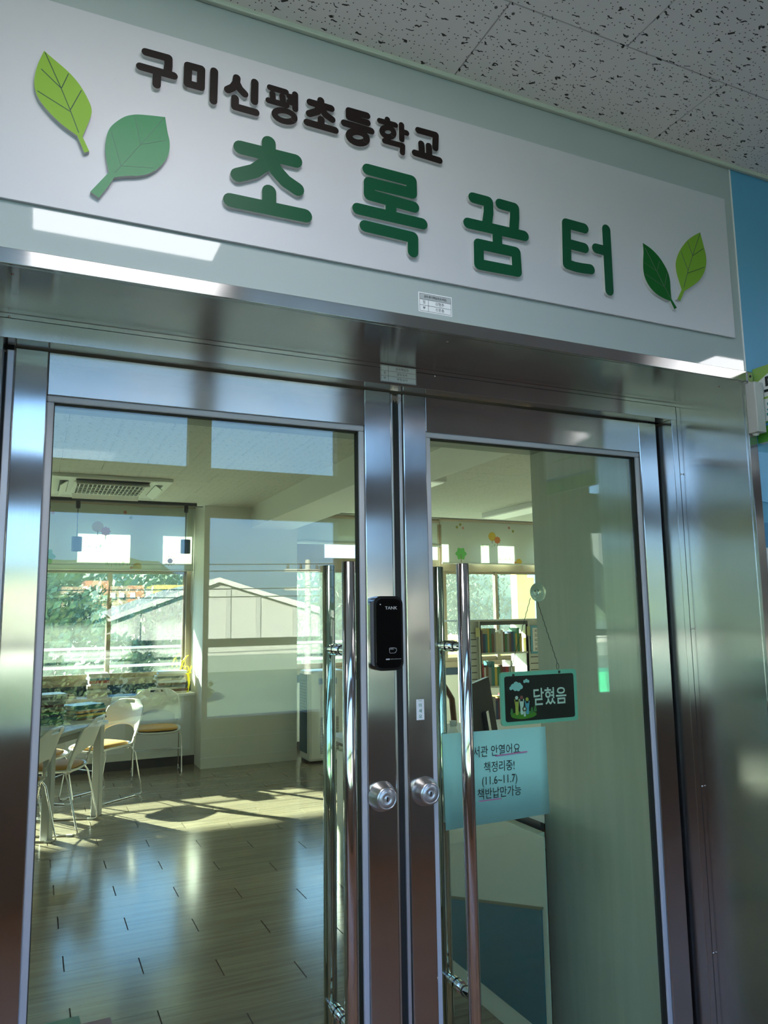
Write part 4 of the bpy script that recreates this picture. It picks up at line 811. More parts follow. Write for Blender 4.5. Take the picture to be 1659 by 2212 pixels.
stack(1.36, 8.435, CT, 0.05, ['cream', 'brown', 'cream', 'grey', 'brown', 'white', 'cream', 'grey', 'cream', 'white'], [0.022, 0.026, 0.018, 0.024], 0.29, 0.19, 'the untidy bench pile', 'untidy pile at the right end of the window bench', jit=0.018, rj=0.18, seed=5)
stack(0.28, 8.44, CT, 0.1, ['white', 'cream', 'brown'], [0.012, 0.016, 0.010], 0.28, 0.20, 'the low bench spread', 'low spread of books on the bench', jit=0.02, rj=0.3, seed=6)
o = MB().box(-0.065, 0.065, -0.04, 0.04, 0, 0.055).build('tissue_pack', P('pale_green_pack', (0.50, 0.58, 0.30), 0.5), None, 0.012); o.location = (1.085, 8.43, CT); tag(o, 'small pale green soft pack on the bench before the right window pane', 'tissue pack')
o = MB().box(-0.13, 0.13, -0.06, 0.06, 0, 0.012).build('blue_folder', P('light_blue_folder', (0.15, 0.32, 0.60), 0.4), None, 0.003); o.location = (0.88, 8.43, CT); tag(o, 'thin light blue folder lying on the bench between pile and pack', 'folder')
# yellow wire ornament
yo = thing('yellow_ornament', 'bright yellow curly wire ornament standing in the corner of the left window', 'ornament', (1.53, 8.43, -0.775))
ym = P('bright_yellow', (0.90, 0.80, 0.02), 0.4)
b = MB(); b.tube([(1.45, 8.42, -0.56), (1.48, 8.42, -0.46), (1.52, 8.42, -0.40), (1.545, 8.42, -0.385)], [0.006, 0.010, 0.008, 0.003], 8); b.build('leaf_blade', ym, yo)
b = MB(); b.tube([(1.49+0.020*math.cos(a), 8.42, -0.47+0.035*math.sin(a)) for a in [k*math.pi/6 for k in range(13)]], 0.004, 6)
b.tube([(1.53+0.018*math.cos(a), 8.43, -0.53+0.030*math.sin(a)) for a in [k*math.pi/6 for k in range(13)]], 0.0045, 6); b.build('loop', ym, yo)
b = MB(); b.tube([(1.50, 8.43, -0.52), (1.54, 8.43, -0.60), (1.55, 8.43, -0.70), (1.53, 8.43, -0.775)], 0.007, 6); b.tube([(1.58, 8.43, -0.50), (1.55, 8.43, -0.58), (1.56, 8.43, -0.68), (1.545, 8.43, -0.775)], 0.007, 6); b.tube([(1.47, 8.42, -0.54), (1.52, 8.42, -0.58), (1.575, 8.42, -0.57)], 0.006, 6)
b.build('stem', ym, yo)

# ---------------- right side: desk, monitor, bookcase, chair ----------------
dm = P('cream_desk_panel', (0.74, 0.76, 0.66), 0.4); dm2 = vary(P('teal_desk_panel', (0.006, 0.16, 0.23), 0.35), (3, 3, 3), 0.06)
dk_ = thing('service_desk', 'cream service desk with a dark teal side panel behind the right door', 'desk', (2.4, 3.3, FZ))
sd = MB(); sd.prism_yz([(2.30, FZ+0.0), (4.3, FZ+0.0), (4.3, -0.77), (2.30, -0.77)], 1.65, 1.656); sd.build('side_panel', dm, dk_, 0.002)
tp_ = MB(); tp_.prism_yz([(2.325, FZ+0.085), (3.26, FZ+0.085), (3.26, -1.245), (2.325, -1.012)], 1.6455, 1.6505); tp_.build('teal_panel', dm2, dk_, 0.001)
lip = MB(); lip.prism_yz([(2.318, -1.012), (3.27, -1.25), (3.27, -1.242), (2.318, -1.004)], 1.638, 1.651); lip.build('panel_lip', P('olive_lip', (0.20, 0.22, 0.14), 0.5), dk_)
bx('ledge', 1.656, 1.690, 2.350, 4.3, -0.79, -0.77, dm, dk_); bx('inner_panel', 1.70, 1.712, 2.385, 4.3, FZ+0.1, -0.745, M['black'], dk_)
MB().prism_xy([(1.702, 2.362), (1.776, 2.466), (1.776, 2.50), (3.4, 2.50), (3.4, 4.6), (1.702, 4.6)], -0.745, -0.72).build('desk_top', M['white'], dk_); bx('painted_shade_slab', 1.72, 3.38, 2.52, 4.58, -0.77, -0.745, M['black'], dk_)  # black slab stands in for the shade under the desk top
bx('front_panel', 1.675, 3.3, 4.27, 4.3, FZ, -0.77, dm, dk_); bx('end_panel', 3.3, 3.33, 2.49, 4.3, FZ, -0.77, dm, dk_)
mo = thing('monitor', 'black flat computer monitor turned edge-on on the desk behind the hanging sign', 'monitor', (2.13, 3.42, -0.72))
a_ = math.atan2(0.45, 0.42); Mm = Matrix.Translation(Vector((2.10, 3.42, -0.51))) @ Matrix.Rotation(a_, 4, 'Z') @ Matrix.Rotation(R(-8), 4, 'X')
MB().box(-0.30, 0.30, -0.012, 0.012, -0.17, 0.17, 0, Mm).build('screen_body', vary(P('charcoal_plastic', (0.012, 0.014, 0.015), 0.8, Specular_IOR_Level=0.15), (30, 30, 30), 0.3), mo, 0.004)
MB().box(-0.29, 0.29, 0.012, 0.0135, -0.155, 0.16, 0, Mm).build('screen', P('dark_screen', (0.01, 0.012, 0.015), 0.1), mo)
MB().box(-0.297, 0.297, -0.010, 0.010, 0.170, 0.172, 0, Mm).build('top_edge', P('pale_edge', (0.5, 0.52, 0.5), 0.3), mo)
MB().box(-0.03, 0.03, -0.035, -0.010, -0.20, 0.02, 0, Mm).build('stand', M['black'], mo); MB().lathe([(0.0001, 0.008), (0.10, 0.006), (0.105, 0.0), (0.0001, 0.0)], (2.12, 3.42, -0.72), 'z', 24).build('stand_base', M['black'], mo)
bo = thing('water_bottle', 'clear plastic water bottle with white cap behind the blue paper', 'bottle', (1.715, 3.03, -0.72))
MB().lathe([(0.0001, 0), (0.031, 0.001), (0.033, 0.01), (0.033, 0.13), (0.031, 0.15), (0.033, 0.16), (0.030, 0.185), (0.018, 0.215), (0.0125, 0.225), (0.0125, 0.238)], (1.715, 3.03, -0.72), 'z', 24).build('bottle_body', glass('clear_plastic', (0.86, 0.90, 0.88), 0.08, 0.05), bo)
MB().lathe([(0.0001, 0.256), (0.0145, 0.256), (0.0155, 0.254), (0.0155, 0.234), (0.0125, 0.234)], (1.715, 3.03, -0.72), 'z', 20).build('cap', M['white'], bo)
yc = thing('notice_card', 'narrow yellow notice card with a red top band at the left end of the desk', 'card', (1.675, 3.16, -0.72))
bx('card', 1.655, 1.70, 3.155, 3.160, -0.72, -0.545, P('yellow_card', (0.72, 0.70, 0.30), 0.6), yc); bx('red_band', 1.655, 1.70, 3.1545, 3.155, -0.565, -0.545, P('red_band', (0.65, 0.06, 0.04), 0.6), yc)
text('안내', 0.035, 1.679, 3.1542, -0.63, M['ink'], yc, sx_=0.6)
# wooden armchair behind the desk
wc = thing('wooden_armchair', 'dark reddish-brown wooden armchair behind the desk, seen behind the handles', 'armchair', (2.72, 4.95, FZ))
wm = wood('dark_reddish_wood', (0.16, 0.055, 0.025), (0.09, 0.03, 0.015), (3, 20, 20), 0.3)
bx('seat', 2.44, 2.98, 4.70, 5.2, FZ+0.42, FZ+0.47, wm, wc, 0.01)
for (x, y) in ((2.46, 4.72), (2.96, 4.72), (2.46, 5.18), (2.96, 5.18)): MB().tube([(x, y, FZ), (x, y, FZ+0.64)], 0.022, 8).build('leg', wm, wc)
for x in (2.46, 2.96): MB().tube([(x, 5.20, FZ+0.64), (x, 5.0, FZ+0.67), (x, 4.80, FZ+0.67), (x, 4.68, FZ+0.62), (x, 4.66, FZ+0.54)], 0.024, 10).build('armrest', wm, wc)
MB().tube([(2.46, 5.2, FZ+0.6), (2.46, 5.24, FZ+0.86), (2.52, 5.26, FZ+0.97), (2.71, 5.27, FZ+1.0), (2.90, 5.26, FZ+0.97), (2.96, 5.24, FZ+0.86), (2.96, 5.2, FZ+0.6)], 0.024, 10).build('back_frame', wm, wc)
for x in (2.58, 2.71, 2.84): MB().tube([(x, 5.19, FZ+0.46), (x, 5.26, FZ+0.98)], 0.012, 8).build('spindle', wm, wc)
# white metal bookcase with slotted end panels
bk = thing('bookcase', 'white metal bookcase full of books with slotted side panels under the printed blind', 'bookcase', (4.75, 7.35, FZ))
wmt = P('white_metal', (0.62, 0.64, 0.60), 0.4)
BXL, BXR = 4.42, 5.02
bx('top_board', 4.14, 5.36, 7.15, 7.50, -0.075, -0.055, wmt, bk, 0.002)
for (a, b_) in ((4.14, 4.42), (5.02, 5.36)):
    f = MB(); f.box(a, a+0.03, 7.15, 7.18, FZ, -0.075).box(b_-0.03, b_, 7.15, 7.18, FZ, -0.075).box(a+0.03, b_-0.03, 7.176, 7.18, FZ, -0.075); f.build('slotted_panel', wmt, bk)
    for k in range(18): bx('slot', a+0.05, b_-0.05, 7.172, 7.1765, -0.20-0.07*k, -0.192-0.07*k, M['black'], bk)
for z in (-0.43, -0.785, -1.14, -1.46): bx('shelf', BXL, BXR, 7.15, 7.46, z, z+0.018, wmt, bk)
bx('shelf_lip', BXL, BXR, 7.148, 7.152, -0.075-0.04, -0.075, P('dark_shelf_lip', (0.08, 0.09, 0.08), 0.5), bk)
bx('side', BXL-0.012, BXL, 7.15, 7.48, FZ, -0.075, wmt, bk); bx('side', BXR, BXR+0.012, 7.15, 7.48, FZ, -0.075, wmt, bk)
bcols = ['brown', 'grey', 'yellow', 'cream', 'maroon', 'navy', 'white', 'green', 'grey', 'red', 'teal', 'cream', 'brown']
nth = ['first', 'second', 'third', 'fourth', 'fifth', 'sixth', 'seventh', 'eighth', 'ninth', 'tenth', 'eleventh', 'twelfth', 'thirteenth', 'fourteenth', 'fifteenth', 'sixteenth', 'seventeenth', 'eighteenth', 'nineteenth', 'twentieth']
rr = random.Random(9)
for zi, (z, nm) in enumerate(((-0.412, 'top'), (-0.767, 'second'), (-1.122, 'third'))):
    x = BXL+0.006; k = 0; mx_ = BXR-0.03 if zi != 1 else BXR-0.16
    while x < mx_-0.02 and k < 20:
        th = rr.choice([0.022, 0.030, 0.038, 0.026]); hh = rr.choice([0.20, 0.22, 0.24, 0.26]); c = bcols[(k*5+zi*3) % 13] if rr.random() < 0.6 else rr.choice(bcols)
        if x+th > mx_: break
        book(c, th, hh, 0.16, (x, 7.17, z), 0, '%s spine, %s book from the left on the %s bookcase shelf' % (c, nth[k], nm), 'books on the %s bookcase shelf' % nm, upright=True)
        x += th+0.0015; k += 1
sgn_ = thing('class_number_card', 'white card with a blue border listing class numbers 400 to 800 on the bookcase end', 'card', (5.2, 7.145, -0.3))
bx('card', 5.06, 5.33, 7.143, 7.148, -0.44, -0.13, P('blue_border', (0.12, 0.38, 0.55), 0.5), sgn_, 0.0); bx('card_face', 5.085, 5.305, 7.1415, 7.143, -0.415, -0.155, M['paper'], sgn_)
for k, s_ in enumerate(('400', '500', '600', '700', '800')): text(s_, 0.045, 5.145, 7.141, -0.19-0.05*k, M['ink'], sgn_)
for k, s_ in enumerate(('자연과학', '기술과학', '예술', '언어', '문학')): text(s_, 0.022, 5.245, 7.141, -0.19-0.05*k, M['grey_ink'], sgn_)
# sticky tabs
for x in (4.38, 5.045):
    o = bx('yellow_tab', x-0.03, x+0.02, 7.146, 7.149, -0.24, -0.14, P('pale_yellow_tab', (0.60, 0.60, 0.30), 0.6), bk)

# ---------------- things hung on the inside of the right door glass ----------------
IY = DY+0.0262
hp = MB(); nx = 12; vs = []; fs = []
c4 = [(0.972, -0.303), (1.296, -0.307), (1.300, -0.537), (0.977, -0.541)]
for j in range(2):
    for i in range(nx+1):
        t = i/nx; a = c4[0] if j == 0 else c4[3]; b_ = c4[1] if j == 0 else c4[2]
        vs.append((a[0]+(b_[0]-a[0])*t, IY+0.0015+0.002*math.sin(t*5.0)**2*(1 if j else 0.3), a[1]+(b_[1]-a[1])*t))
for i in range(nx): fs.append((i, i+1, nx+2+i, nx+1+i))
hp.add(vs, fs, 0, True); pp = hp.build('notice_paper', vary(P('sky_blue_paper', (0.58, 0.84, 1.0), 0.7), (5, 5, 5), 0.03))
s_ = pp.modifiers.new('thickness', 'SOLIDIFY'); s_.thickness = 0.0003
tag(pp, 'sky-blue paper notice with black Korean lettering taped inside the right door', 'notice')
tilt = Matrix.Rotation(R(90), 4, 'X') @ Matrix.Rotation(R(-0.6), 4, 'Z')
TY_ = IY-0.0003
for body, x, z, sz in (('도서관 안열어요', 1.124, -0.359, 0.0310), ('책정리중!', 1.142, -0.400, 0.0300), ('(11.6~11.7)', 1.142, -0.433, 0.0290), ('책반납만가능', 1.140, -0.466, 0.0300)):
    text(body, sz, x, TY_, z, M['ink'], pp, rot=tilt, sx_=0.83)
pk = P('pink_marker', (0.62, 0.20, 0.42), 0.6)
b = MB(); b.prism_xz([(1.130, -0.373), (1.232, -0.370), (1.232, -0.3665), (1.130, -0.3695)], TY_-0.0002, TY_); b.prism_xz([(1.075, -0.482), (1.145, -0.482), (1.145, -0.479), (1.075, -0.479)], TY_-0.0002, TY_); b.build('pink_underline', pk, pp)

hs = thing('closed_sign', 'black hanging sign with teal border and white Korean lettering on a cord', 'sign', (1.288, IY+0.012, -0.30))
def rr4(x0, x1, z0, z1, r): return rrect((x0+x1)/2, (z0+z1)/2, x1-x0, z1-z0, r, 6)
sh = Matrix.Rotation(R(0.6), 4, 'Y')
b = MB(); b.prism_xz(rr4(1.161, 1.416, -0.299, -0.157, 0.010), IY+0.010, IY+0.017); brd = b.build('board', P('sea_green_border', (0.24, 0.60, 0.50), 0.4), hs, 0.001)
b = MB(); b.prism_xz(rr4(1.173, 1.405, -0.289, -0.168, 0.007), IY+0.0094, IY+0.0101); b.build('black_field', P('sign_black', (0.006, 0.008, 0.008), 0.3), hs)
wh = P('sign_white', (0.75, 0.80, 0.80), 0.5); YY = IY+0.0092
text('닫혔음', 0.050, 1.321, YY, -0.231, wh, hs, bold=0.0007, sx_=0.84)
cloud = P('cloud_blue', (0.40, 0.72, 0.78), 0.5); b = MB()
for (x, z, r) in ((1.200, -0.196, 0.0075), (1.210, -0.192, 0.009), (1.220, -0.194, 0.008), (1.226, -0.198, 0.006), (1.193, -0.200, 0.005), (1.207, -0.201, 0.007), (1.217, -0.202, 0.007), (1.238, -0.184, 0.0042), (1.244, -0.182, 0.005), (1.250, -0.184, 0.004)): disc(b, x, z, r, YY-0.00002*len(b.f), 16)
b.build('clouds', cloud, hs)
b = MB(); disc(b, 1.232, -0.273, 0.0105, YY, 28, 0, 0, 4.0); b.build('green_mound', P('grass_green_print', (0.08, 0.28, 0.01), 0.5), hs)
b = MB()
for (x, z) in ((1.193, -0.262), (1.270, -0.258), (1.259, -0.262)): b.prism_xz([(x-0.005, z-0.008), (x+0.005, z-0.008), (x+0.003, z+0.006), (x, z+0.009), (x-0.003, z+0.006)], YY-0.0003, YY-0.0001)
b.build('little_trees', P('tree_green_print', (0.05, 0.22, 0.06), 0.5), hs)
fc = [P('figure_yellow', (0.55, 0.50, 0.08), 0.5), wh, P('figure_brown', (0.10, 0.06, 0.02), 0.5), P('figure_blue', (0.12, 0.42, 0.62), 0.5), P('figure_red', (0.40, 0.10, 0.10), 0.5)]
b = MB()
for i, (x, c_, h_) in enumerate(((1.210, 0, 0.036), (1.226, 1, 0.036), (1.244, 3, 0.030))):
    b.prism_xz(rrect(x, -0.272+h_/2, 0.010, h_, 0.0045, 4), YY-0.0005-0.0001*i, YY-0.0004-0.0001*i, c_)
    for s2 in (-1, 1): b.tube([(x+0.004*s2, YY-0.0006, -0.272+h_*0.6), (x+0.0065*s2, YY-0.0006, -0.272+h_+0.006)], 0.0013, 5, c_)
    disc(b, x, -0.272+h_+0.010, 0.005, YY-0.0006, 18, (1, 4, 0)[i], 6)
disc(b, 1.2345, -0.257, 0.0075, YY-0.0009, 20, 2, 9); disc(b, 1.2345, -0.257, 0.0035, YY-0.0011, 12, 1); b.prism_xz([(1.231, -0.277), (1.238, -0.277), (1.237, -0.263), (1.232, -0.263)], YY-0.0009, YY-0.0008, 1)
b.build('small_figures', fc, hs)
cup = (1.290, 0.060)
cm = P('black_cord', (0.03, 0.03, 0.03), 0.7)
for (x, z) in ((1.203, -0.163), (1.357, -0.160)):
    b = MB(); p0 = Vector((cup[0]+(0.008 if x > 1.29 else -0.012), IY+0.022, cup[1]-0.016)); p1 = Vector((x-0.002, IY+0.014, z+0.020))
    N_ = 60; b.tube([p0.lerp(p1, k/N_)+Vector((0.0007*math.cos(k*1.1), 0.0007*math.sin(k*1.1), 0)) for k in range(N_+1)], 0.0009, 5)
    b.tube([(x-0.002+0.0045*math.cos(a), IY+0.0135, z+0.012+0.009*math.sin(a)) for a in [R(90+k*30) for k in range(13)]], 0.0007, 5); b.build('cord', cm, hs)
    MB().lathe([(0.0001, -0.003), (0.003, -0.002), (0.0042, 0.0)], (x, IY+0.010, z-0.003), 'y', 12).build('rivet', M['ink'], hs)
sc_ = thing('suction_hook', 'round clear suction cup with metal hook holding the sign cord on the door glass', 'hook', (cup[0], IY, cup[1]))
MB().lathe([(0.0265, 0.0005), (0.026, 0.003), (0.019, 0.0065), (0.010, 0.009), (0.009, 0.015), (0.0001, 0.016)], (cup[0], IY, cup[1]), 'y', 32).build('cup', P('translucent_cup', (0.62, 0.64, 0.52), 0.08, Transmission_Weight=0.5, IOR=1.4), sc_)
MB().lathe([(0.0115, 0.004), (0.0115, 0.0), (0.0075, 0.0), (0.007, 0.004)], (cup[0], IY+0.010, cup[1]), 'y', 24).build('metal_ring', M['chrome'], sc_)
MB().tube([(cup[0], IY+0.014, cup[1]+0.004), (cup[0], IY+0.026, cup[1]+0.002), (cup[0], IY+0.030, cup[1]-0.010), (cup[0], IY+0.026, cup[1]-0.018), (cup[0], IY+0.020, cup[1]-0.016)], 0.0022, 8).build('hook', M['chrome'], sc_)
# ======================= outdoors =======================
GZ = -3.0
GB = -2.3
grass = vary(P('grass_ground', (0.09, 0.13, 0.06), 0.9), (0.3, 0.3, 0.3), 0.4); asphalt = vary(P('yard_grass', (0.13, 0.19, 0.13), 0.9), (0.5, 0.5, 0.5), 0.2)
struct(bx('ground', -300, 300, -400, -1.3, GB-0.5, GB, asphalt)); struct(bx('ground', -300, 300, 9.2, 400, GZ-0.5, GZ, grass))
hill_m = vary(P('wooded_hillside', (0.07, 0.11, 0.05), 0.95), (0.12, 0.12, 0.12), 0.75, 0.0, 1.0, 8)
def ridge(name, pts, y0, depth, m, seed):
    """a long hill: crest heights over x, falling towards both sides"""
    rr = random.Random(seed); b = MB(); n = 90; xs = [pts[0][0]+(pts[-1][0]-pts[0][0])*i/n for i in range(n+1)]; prof = [(0, 0), (0.12, 0.35), (0.25, 0.62), (0.38, 0.85), (0.5, 1.0), (0.7, 0.7), (1.0, 0)]
    def hgt(x):
        for (a, b_) in zip(pts, pts[1:]):
            if a[0] <= x <= b_[0]: t = (x-a[0])/(b_[0]-a[0]); return a[1]+(b_[1]-a[1])*t
        return pts[-1][1]
    vs = []
    for (v, k) in prof:
        for x in xs:
            h = (hgt(x)-GZ)*k*(1+0.05*rr.uniform(-1, 1)*k)+GZ+rr.uniform(-0.5, 0.9)*(1 if 0 < k else 0)
            vs.append((x, y0+depth*v+rr.uniform(-1, 1), h))
    m_ = n+1; fs = [(j*m_+i, j*m_+i+1, (j+1)*m_+i+1, (j+1)*m_+i) for j in range(len(prof)-1) for i in range(n)]
    b.add(vs, fs); return struct(b.build(name, m))
ridge('hill', [(-200, 22), (-40, 20), (6, 15.5), (28, 15.8), (38, 12), (46, 6), (70, 3), (110, 7), (200, 4)], -170, -90, hill_m, 1)
ridge('hill', [(-200, 16), (-30, 14), (0, 12), (30, 10), (80, 14), (200, 16)], 120, 90, hill_m, 2)
# grey metal-clad warehouse with a shallow gable facing the corridor windows
clad = ribbed('ribbed_grey_cladding', (0.46, 0.45, 0.42), (0.36, 0.355, 0.34), 2.4, 'X'); roofm = P('pale_roof_trim', (0.62, 0.62, 0.58), 0.6); pilm = P('grey_pilaster', (0.34, 0.34, 0.33), 0.6)
def warehouse(label, x0, xa, x1, z0, za, z1, yf, depth, seams):
    t = thing('warehouse', label, 'warehouse', ((x0+x1)/2, yf, GZ), 'warehouses across the road')
    b = MB(); b.prism_xz([(x0, GZ), (x1, GZ), (x1, z1), (xa, za), (x0, z0)], yf-depth, yf); b.build('walls', clad, t)
    b = MB()
    for (p, q) in (((x0-0.3, z0-0.05), (xa, za+0.05)), ((xa, za+0.05), (x1+0.3, z1-0.05))):
        b.prism_xz([p, q, (q[0], q[1]+0.28), (p[0], p[1]+0.28)], yf-depth-0.3, yf+0.35)
    b.build('roof', roofm, t)
    for x in seams:
        zt = z0+(za-z0)*(x-x0)/(xa-x0) if x < xa else za+(z1-za)*(x-xa)/(x1-xa)
        bx('pilaster', x-0.13, x+0.13, yf, yf+0.12, GZ, zt, pilm, t)
    for k in range(4): bx('vent_window', x0+2+2.6*k, x0+3.4+2.6*k, yf, yf+0.05, -1.75, -1.45, P('dark_vent', (0.12, 0.13, 0.13), 0.5), t)
    return t
warehouse('long grey gabled warehouse mirrored in the door glass, the nearer one', 3.6, 9.9, 17.5, -0.25, 2.05, -0.25, -41.5, 22, (5.4, 8.6, 10.5, 12.3, 14.6, 16.9))
warehouse('grey gabled warehouse mirrored behind the nearer one', 9.0, 15.6, 27.0, 1.3, 3.35, 0.3, -68, 20, (12, 15.6, 18.8, 22))
# far school building in coloured blocks
sc2 = thing('school_building', 'long far school building in orange brown and yellow blocks, mirrored left in the glass', 'building', (13, -120, GZ))
cols = [((0.45, 0.33, 0.22), 3.9, 7.0, 5.0), ((0.62, 0.28, 0.16), 7.0, 10.4, 5.9), ((0.45, 0.33, 0.22), 10.4, 13.3, 5.1), ((0.62, 0.25, 0.12), 13.3, 15.6, 5.2), ((0.55, 0.55, 0.52), 15.6, 17.0, 4.7), ((0.70, 0.58, 0.15), 17.0, 22.0, 5.3), ((0.65, 0.25, 0.2), 22.0, 24.0, 5.4), ((0.70, 0.58, 0.15), 24.0, 26.0, 5.2)]
for i, (c, a, b_, zt) in enumerate(cols):
    f = bx('block', a, b_, -128, -120+(0.4 if i % 2 else 0), GZ, zt, P('school_block_%s' % 'abcdefgh'[i], c, 0.7), sc2)
    n = max(1, int((b_-a)/1.15))
    for fl in range(3):
        for k in range(n):
            xx = a+0.25+(b_-a-0.3)*k/n; bx('window', xx, xx+0.75, -119.58, -119.5, 3.2-2.0*fl, 4.1-2.0*fl, M['white'] if fl < 2 else M['black'], f)
# utility poles with cross-arms and wires
pole_m = P('concrete_pole', (0.42, 0.41, 0.38), 0.8)
def pole(x, y, ztop, label, r=0.14):
    t = thing('utility_pole', label, 'pole', (x, y, GZ), 'utility poles behind the viewer')
    MB().tube([(x, y, GZ), (x, y, ztop)], [r*1.2, r*0.8], 12).build('pole_shaft', pole_m, t)
    for dz in (0.45, 1.2): bx('cross_arm', x-1.0, x+1.0, y-0.06, y+0.06, ztop-dz-0.06, ztop-dz+0.06, pole_m, t)
    for dx in (-0.85, -0.3, 0.4, 0.9): MB().lathe([(0.0001, 0.2), (0.05, 0.18), (0.06, 0.05), (0.03, 0)], (x+dx, y, ztop-0.4), 'z', 8).build('insulator', M['cove'], t)
    return t
pole(10.3, -26.5, 2.35, 'concrete utility pole with cross-arms beside the mirrored warehouse')
pole(14.6, -13.0, 4.2, 'thick concrete utility pole mirrored in the narrow window right of the doors', 0.16)
b = MB()
for k, (za, zb) in enumerate(((1.9, 2.6), (1.85, 2.2), (1.2, 1.5), (1.15, 1.0))):
    pts = [(-60+120*i/24, -25.2-0.1*k, za+(zb-za)*i/24-0.9*math.sin(math.pi*((i/24*3) % 1))*0.35) for i in range(25)]
    b.tube(pts, 0.02, 4)
o = b.build('overhead_wires', M['cove']); tag(o, 'thin dark overhead wires crossing in front of the mirrored warehouse', 'wires')
# roadside wall and pale containers, hedge
bw = bx('boundary_wall', -30, 60, -30.2, -30.0, -1.60, -1.15, P('pale_block_wall', (0.40, 0.40, 0.36), 0.8)); bx('wall_base', -30, 60, -30.25, -29.95, GB, -1.60, P('grey_green_wall_base', (0.16, 0.20, 0.18), 0.8), bw); tag(bw, 'long low pale boundary wall in front of the mirrored warehouse', 'wall')
def leaves(name, c, rad, n, size, m, seed, parent=None, flat=1.0):
    """a crown made of many small leaf quads scattered through an ellipsoid shell of lobes"""
    rr = random.Random(seed); b = MB(); lobes = [(rr.uniform(-.5, .5), rr.uniform(-.5, .5), rr.uniform(-.45, .5), rr.uniform(.35, .6)) for _ in range(9)]
    for _ in range(n):
        l = rr.choice(lobes); d = Vector((rr.gauss(0, 1), rr.gauss(0, 1), rr.gauss(0, 1))).normalized()*l[3]*rr.uniform(0.6, 1.0)
        p = Vector((c[0]+rad*(l[0]+d.x), c[1]+rad*(l[1]+d.y), c[2]+rad*flat*(l[2]+d.z))); a = Vector((rr.gauss(0, 1), rr.gauss(0, 1), rr.gauss(0, 1))).normalized(); q = a.orthogonal().normalized(); e = a.cross(q)
        s_ = size*rr.uniform(.6, 1.3); b.add([p-q*s_, p-e*s_*.5, p+q*s_, p+e*s_*.5], [(0, 1, 2, 3)], rr.randint(0, 1))
    o = b.build(name, m, parent); o['kind'] = 'stuff'; return o
lm_ = [P('leaf_green', (0.035, 0.065, 0.022), 0.8), P('leaf_yellow_green', (0.08, 0.11, 0.03), 0.8)]
lm2 = [P('leaf_pale_green', (0.06, 0.10, 0.045), 0.8), P('leaf_bright_green', (0.11, 0.16, 0.055), 0.8)]
bark = P('bark', (0.09, 0.065, 0.045), 0.9)
def tree(x, y, zc, rad, label, group, n, size, m, seed, flat=1.1):
    t = thing('tree', label, 'tree', (x, y, GZ), group)
    MB().tube([(x, y, GZ), (x+0.1, y, GZ+(zc-GZ)*0.5), (x, y, zc)], [0.22, 0.16, 0.07], 8).build('trunk', bark, t); leaves('crown', (x, y, zc), rad, n, size, m, seed, t, flat); return t
# added sun blocker, then the trees outside the library windows
blk = thing('sun_blocker', 'unseen sun blocker added outside beyond the left end of the library windows', 'sun blocker', (-8, 14.2, GZ))  # unseen slab and band on posts, added to shade the library floor
bx('blocker_slab', -16, -1.6, 13.95, 14.45, 3.22, 3.30, M['cor_wall'], blk); bx('blocker_band', -16, -1.6, 14.15, 14.25, 2.74, 3.22, M['cor_wall'], blk)
for k in range(5): bx('post', -15.6+3.3*k, -15.45+3.3*k, 14.12, 14.28, GZ, 2.74, M['white'], blk)
tg = 'trees beyond the library windows'
for i, (x, y, zc, rad, lab) in enumerate(((0.5, 26, -0.9, 3.2, 'pale green tree outside the left pane of the left window'), (5.2, 34, -1.2, 3.4, 'pale green tree outside the right pane of the left window'), (9.0, 25, -1.4, 3.2, 'bright green tree outside between the pull handles'), (13.0, 52, -0.5, 5, 'green tree outside, above the left end of the bookcase'), (31, 52, 0.0, 5.0, 'green tree outside beside the yellow pillar'), (-5, 32, 0, 4.5, 'green tree outside far to the left of the library windows'))):
    tree(x, y, zc, rad, lab, tg, 7000, 0.17, lm2 if i != 4 else lm_, 20+i)
for i, (x, y, zc, rad, lab) in enumerate(((-2.2, -13, -1.75, 1.4, 'dark round bush mirrored at the left edge below the guard rail'), (0.6, -16, -1.6, 1.6, 'dark round bush mirrored behind the chairs'), (3.3, -18.5, -1.7, 1.4, 'dark round bush mirrored just left of the column'))):
    t = thing('bush', lab, 'bush', (x, y, GB), 'bushes below the corridor windows'); MB().tube([(x, y, GB), (x, y, zc)], 0.05, 6).build('stem', bark, t); leaves('foliage', (x, y, zc), rad, 6000, 0.09, [P('bush_green', (0.035, 0.06, 0.03), 0.8), P('bush_green_light', (0.06, 0.10, 0.04), 0.8)], 70+i, t, 0.65)
# trees left of the mirrored warehouse
for i, (x, y, zc, rad, lab) in enumerate(((1.6, -37, -1.3, 2.2, 'dark tree mirrored low at the left of the warehouse'), (-4, -42, -1.0, 2.4, 'dark tree mirrored at the far left edge of the glass'), (4.5, -78, 0.5, 3.2, 'dark tree mirrored just left of the warehouse gable'), (-2.0, -84, 0.8, 3.6, 'dark tree mirrored below the brown school block'))):
    tree(x, y, zc, rad, lab, 'trees left of the mirrored warehouse', 3500, 0.24, lm_, 40+i)
st_ = thing('outdoor_stair', 'dark slanting outdoor stair flight mirrored in the narrow strip right of the doors', 'stair', (9, -6.5, GB))
MB().prism_xz([(4.5, 4.05), (12.7, -3.3), (12.7, -2.75), (4.5, 4.6)], -7.0, -6.0).build('flight', P('grey_stair', (0.16, 0.18, 0.17), 0.8), st_)
for k in range(8): bx('baluster', 5.2+0.9*k, 5.25+0.9*k, -6.05, -6.0, 3.9-0.806*k, 4.9-0.806*k, M['cove'], st_)
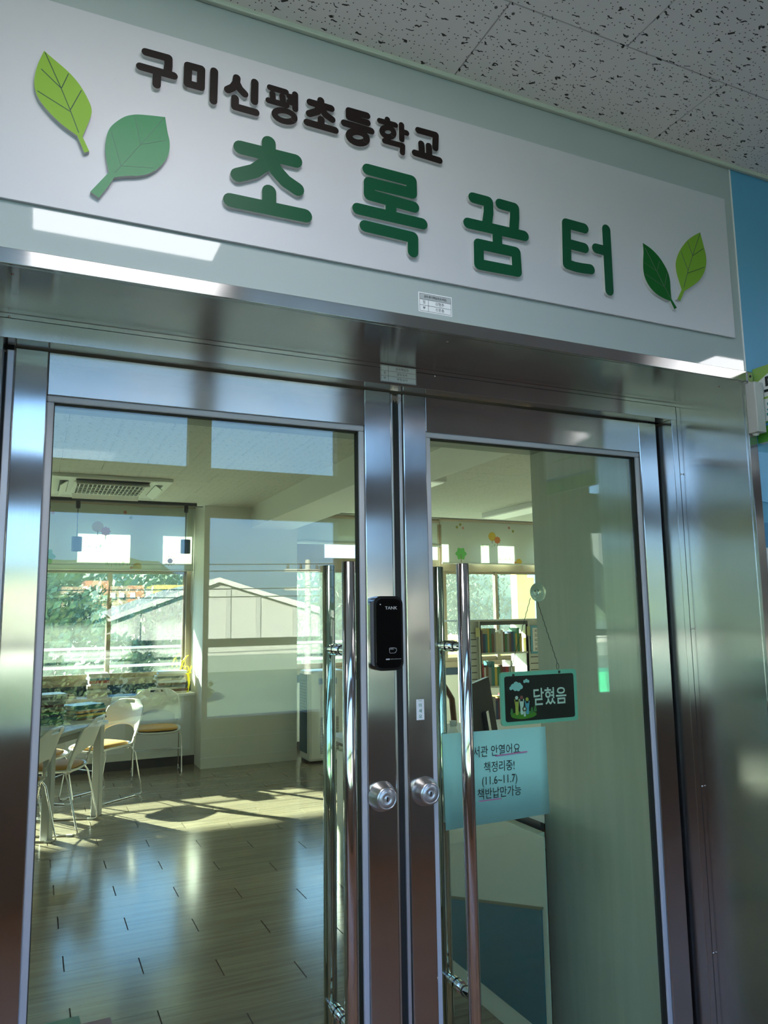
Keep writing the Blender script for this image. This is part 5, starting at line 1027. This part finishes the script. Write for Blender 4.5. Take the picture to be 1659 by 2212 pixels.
o = bx('green_cover', 12.4, 14.3, -12.5, -11.4, GB, -1.42, P('bright_green_sheet', (0.05, 0.55, 0.28), 0.6)); tag(o, 'bright green covered stack mirrored low in the narrow strip right of the doors', 'cover')
# white guard rails outside the library windows
gr = thing('guard_rail', 'pair of white horizontal guard rails outside the library windows', 'railing', (2.0, 8.92, -0.5))
for z in (-0.305, -0.50): MB().tube([(-3.6, 8.92, z), (8.6, 8.92, z)], 0.014, 8).build('rail', P('white_rail', (0.75, 0.78, 0.78), 0.4), gr)
for x in (-3.55, -1.6, 2.1, 4.4, 6.4, 8.55): MB().tube([(x, 8.92, -0.72), (x, 8.92, -0.26)], 0.016, 8).build('post', M['white'], gr)
# yellow wing of the building seen through the right windows
yw = thing('yellow_facade', 'bright yellow building wing outside the right library window', 'building', (14, 18, GZ))
ym_ = P('yellow_facade_paint', (0.85, 0.48, 0.04), 0.7)
bx('wing_wall', 12.70, 16.5, 18.0, 18.3, GZ, 3.2, M['lib_wall'], yw); bx('yellow_pillar', 12.15, 12.72, 17.7, 18.0, GZ, 3.2, ym_, yw)
bx('yellow_pillar', 14.3, 15.0, 17.7, 18.0, GZ, 3.2, ym_, yw)
for z in (-0.62, 1.0, -3): bx('white_band', 12.5, 16.5, 17.68, 17.70, z, z+0.10, M['white'], yw)
for x in (13.35, 15.1): w3 = bx('window', x, x+0.8, 17.94, 18.0, -0.4, 0.8, M['win_glass'], yw)
o = bx('low_roof', 8, 40, 62, 80, GZ, -2.0, P('far_grey_roof', (0.30, 0.33, 0.35), 0.7)); tag(o, 'long low grey-roofed building far outside the right library windows', 'building')
o = bx('yellow_strip_building', 12.8, 30, 30, 38, -1.9, -1.1, ym_); tag(o, 'low yellow-banded building outside above the bookcase', 'building')
o2 = bx('strip_base', 12.8, 30, 30.2, 38, GZ, -1.9, M['cor_wall'], o)

# ======================= lift everything so the floor is at z = 0 =======================
bpy.context.view_layer.update()
for o in list(S.objects):
    if o.parent is None and o.type in ('MESH', 'EMPTY'): o.location.z += H
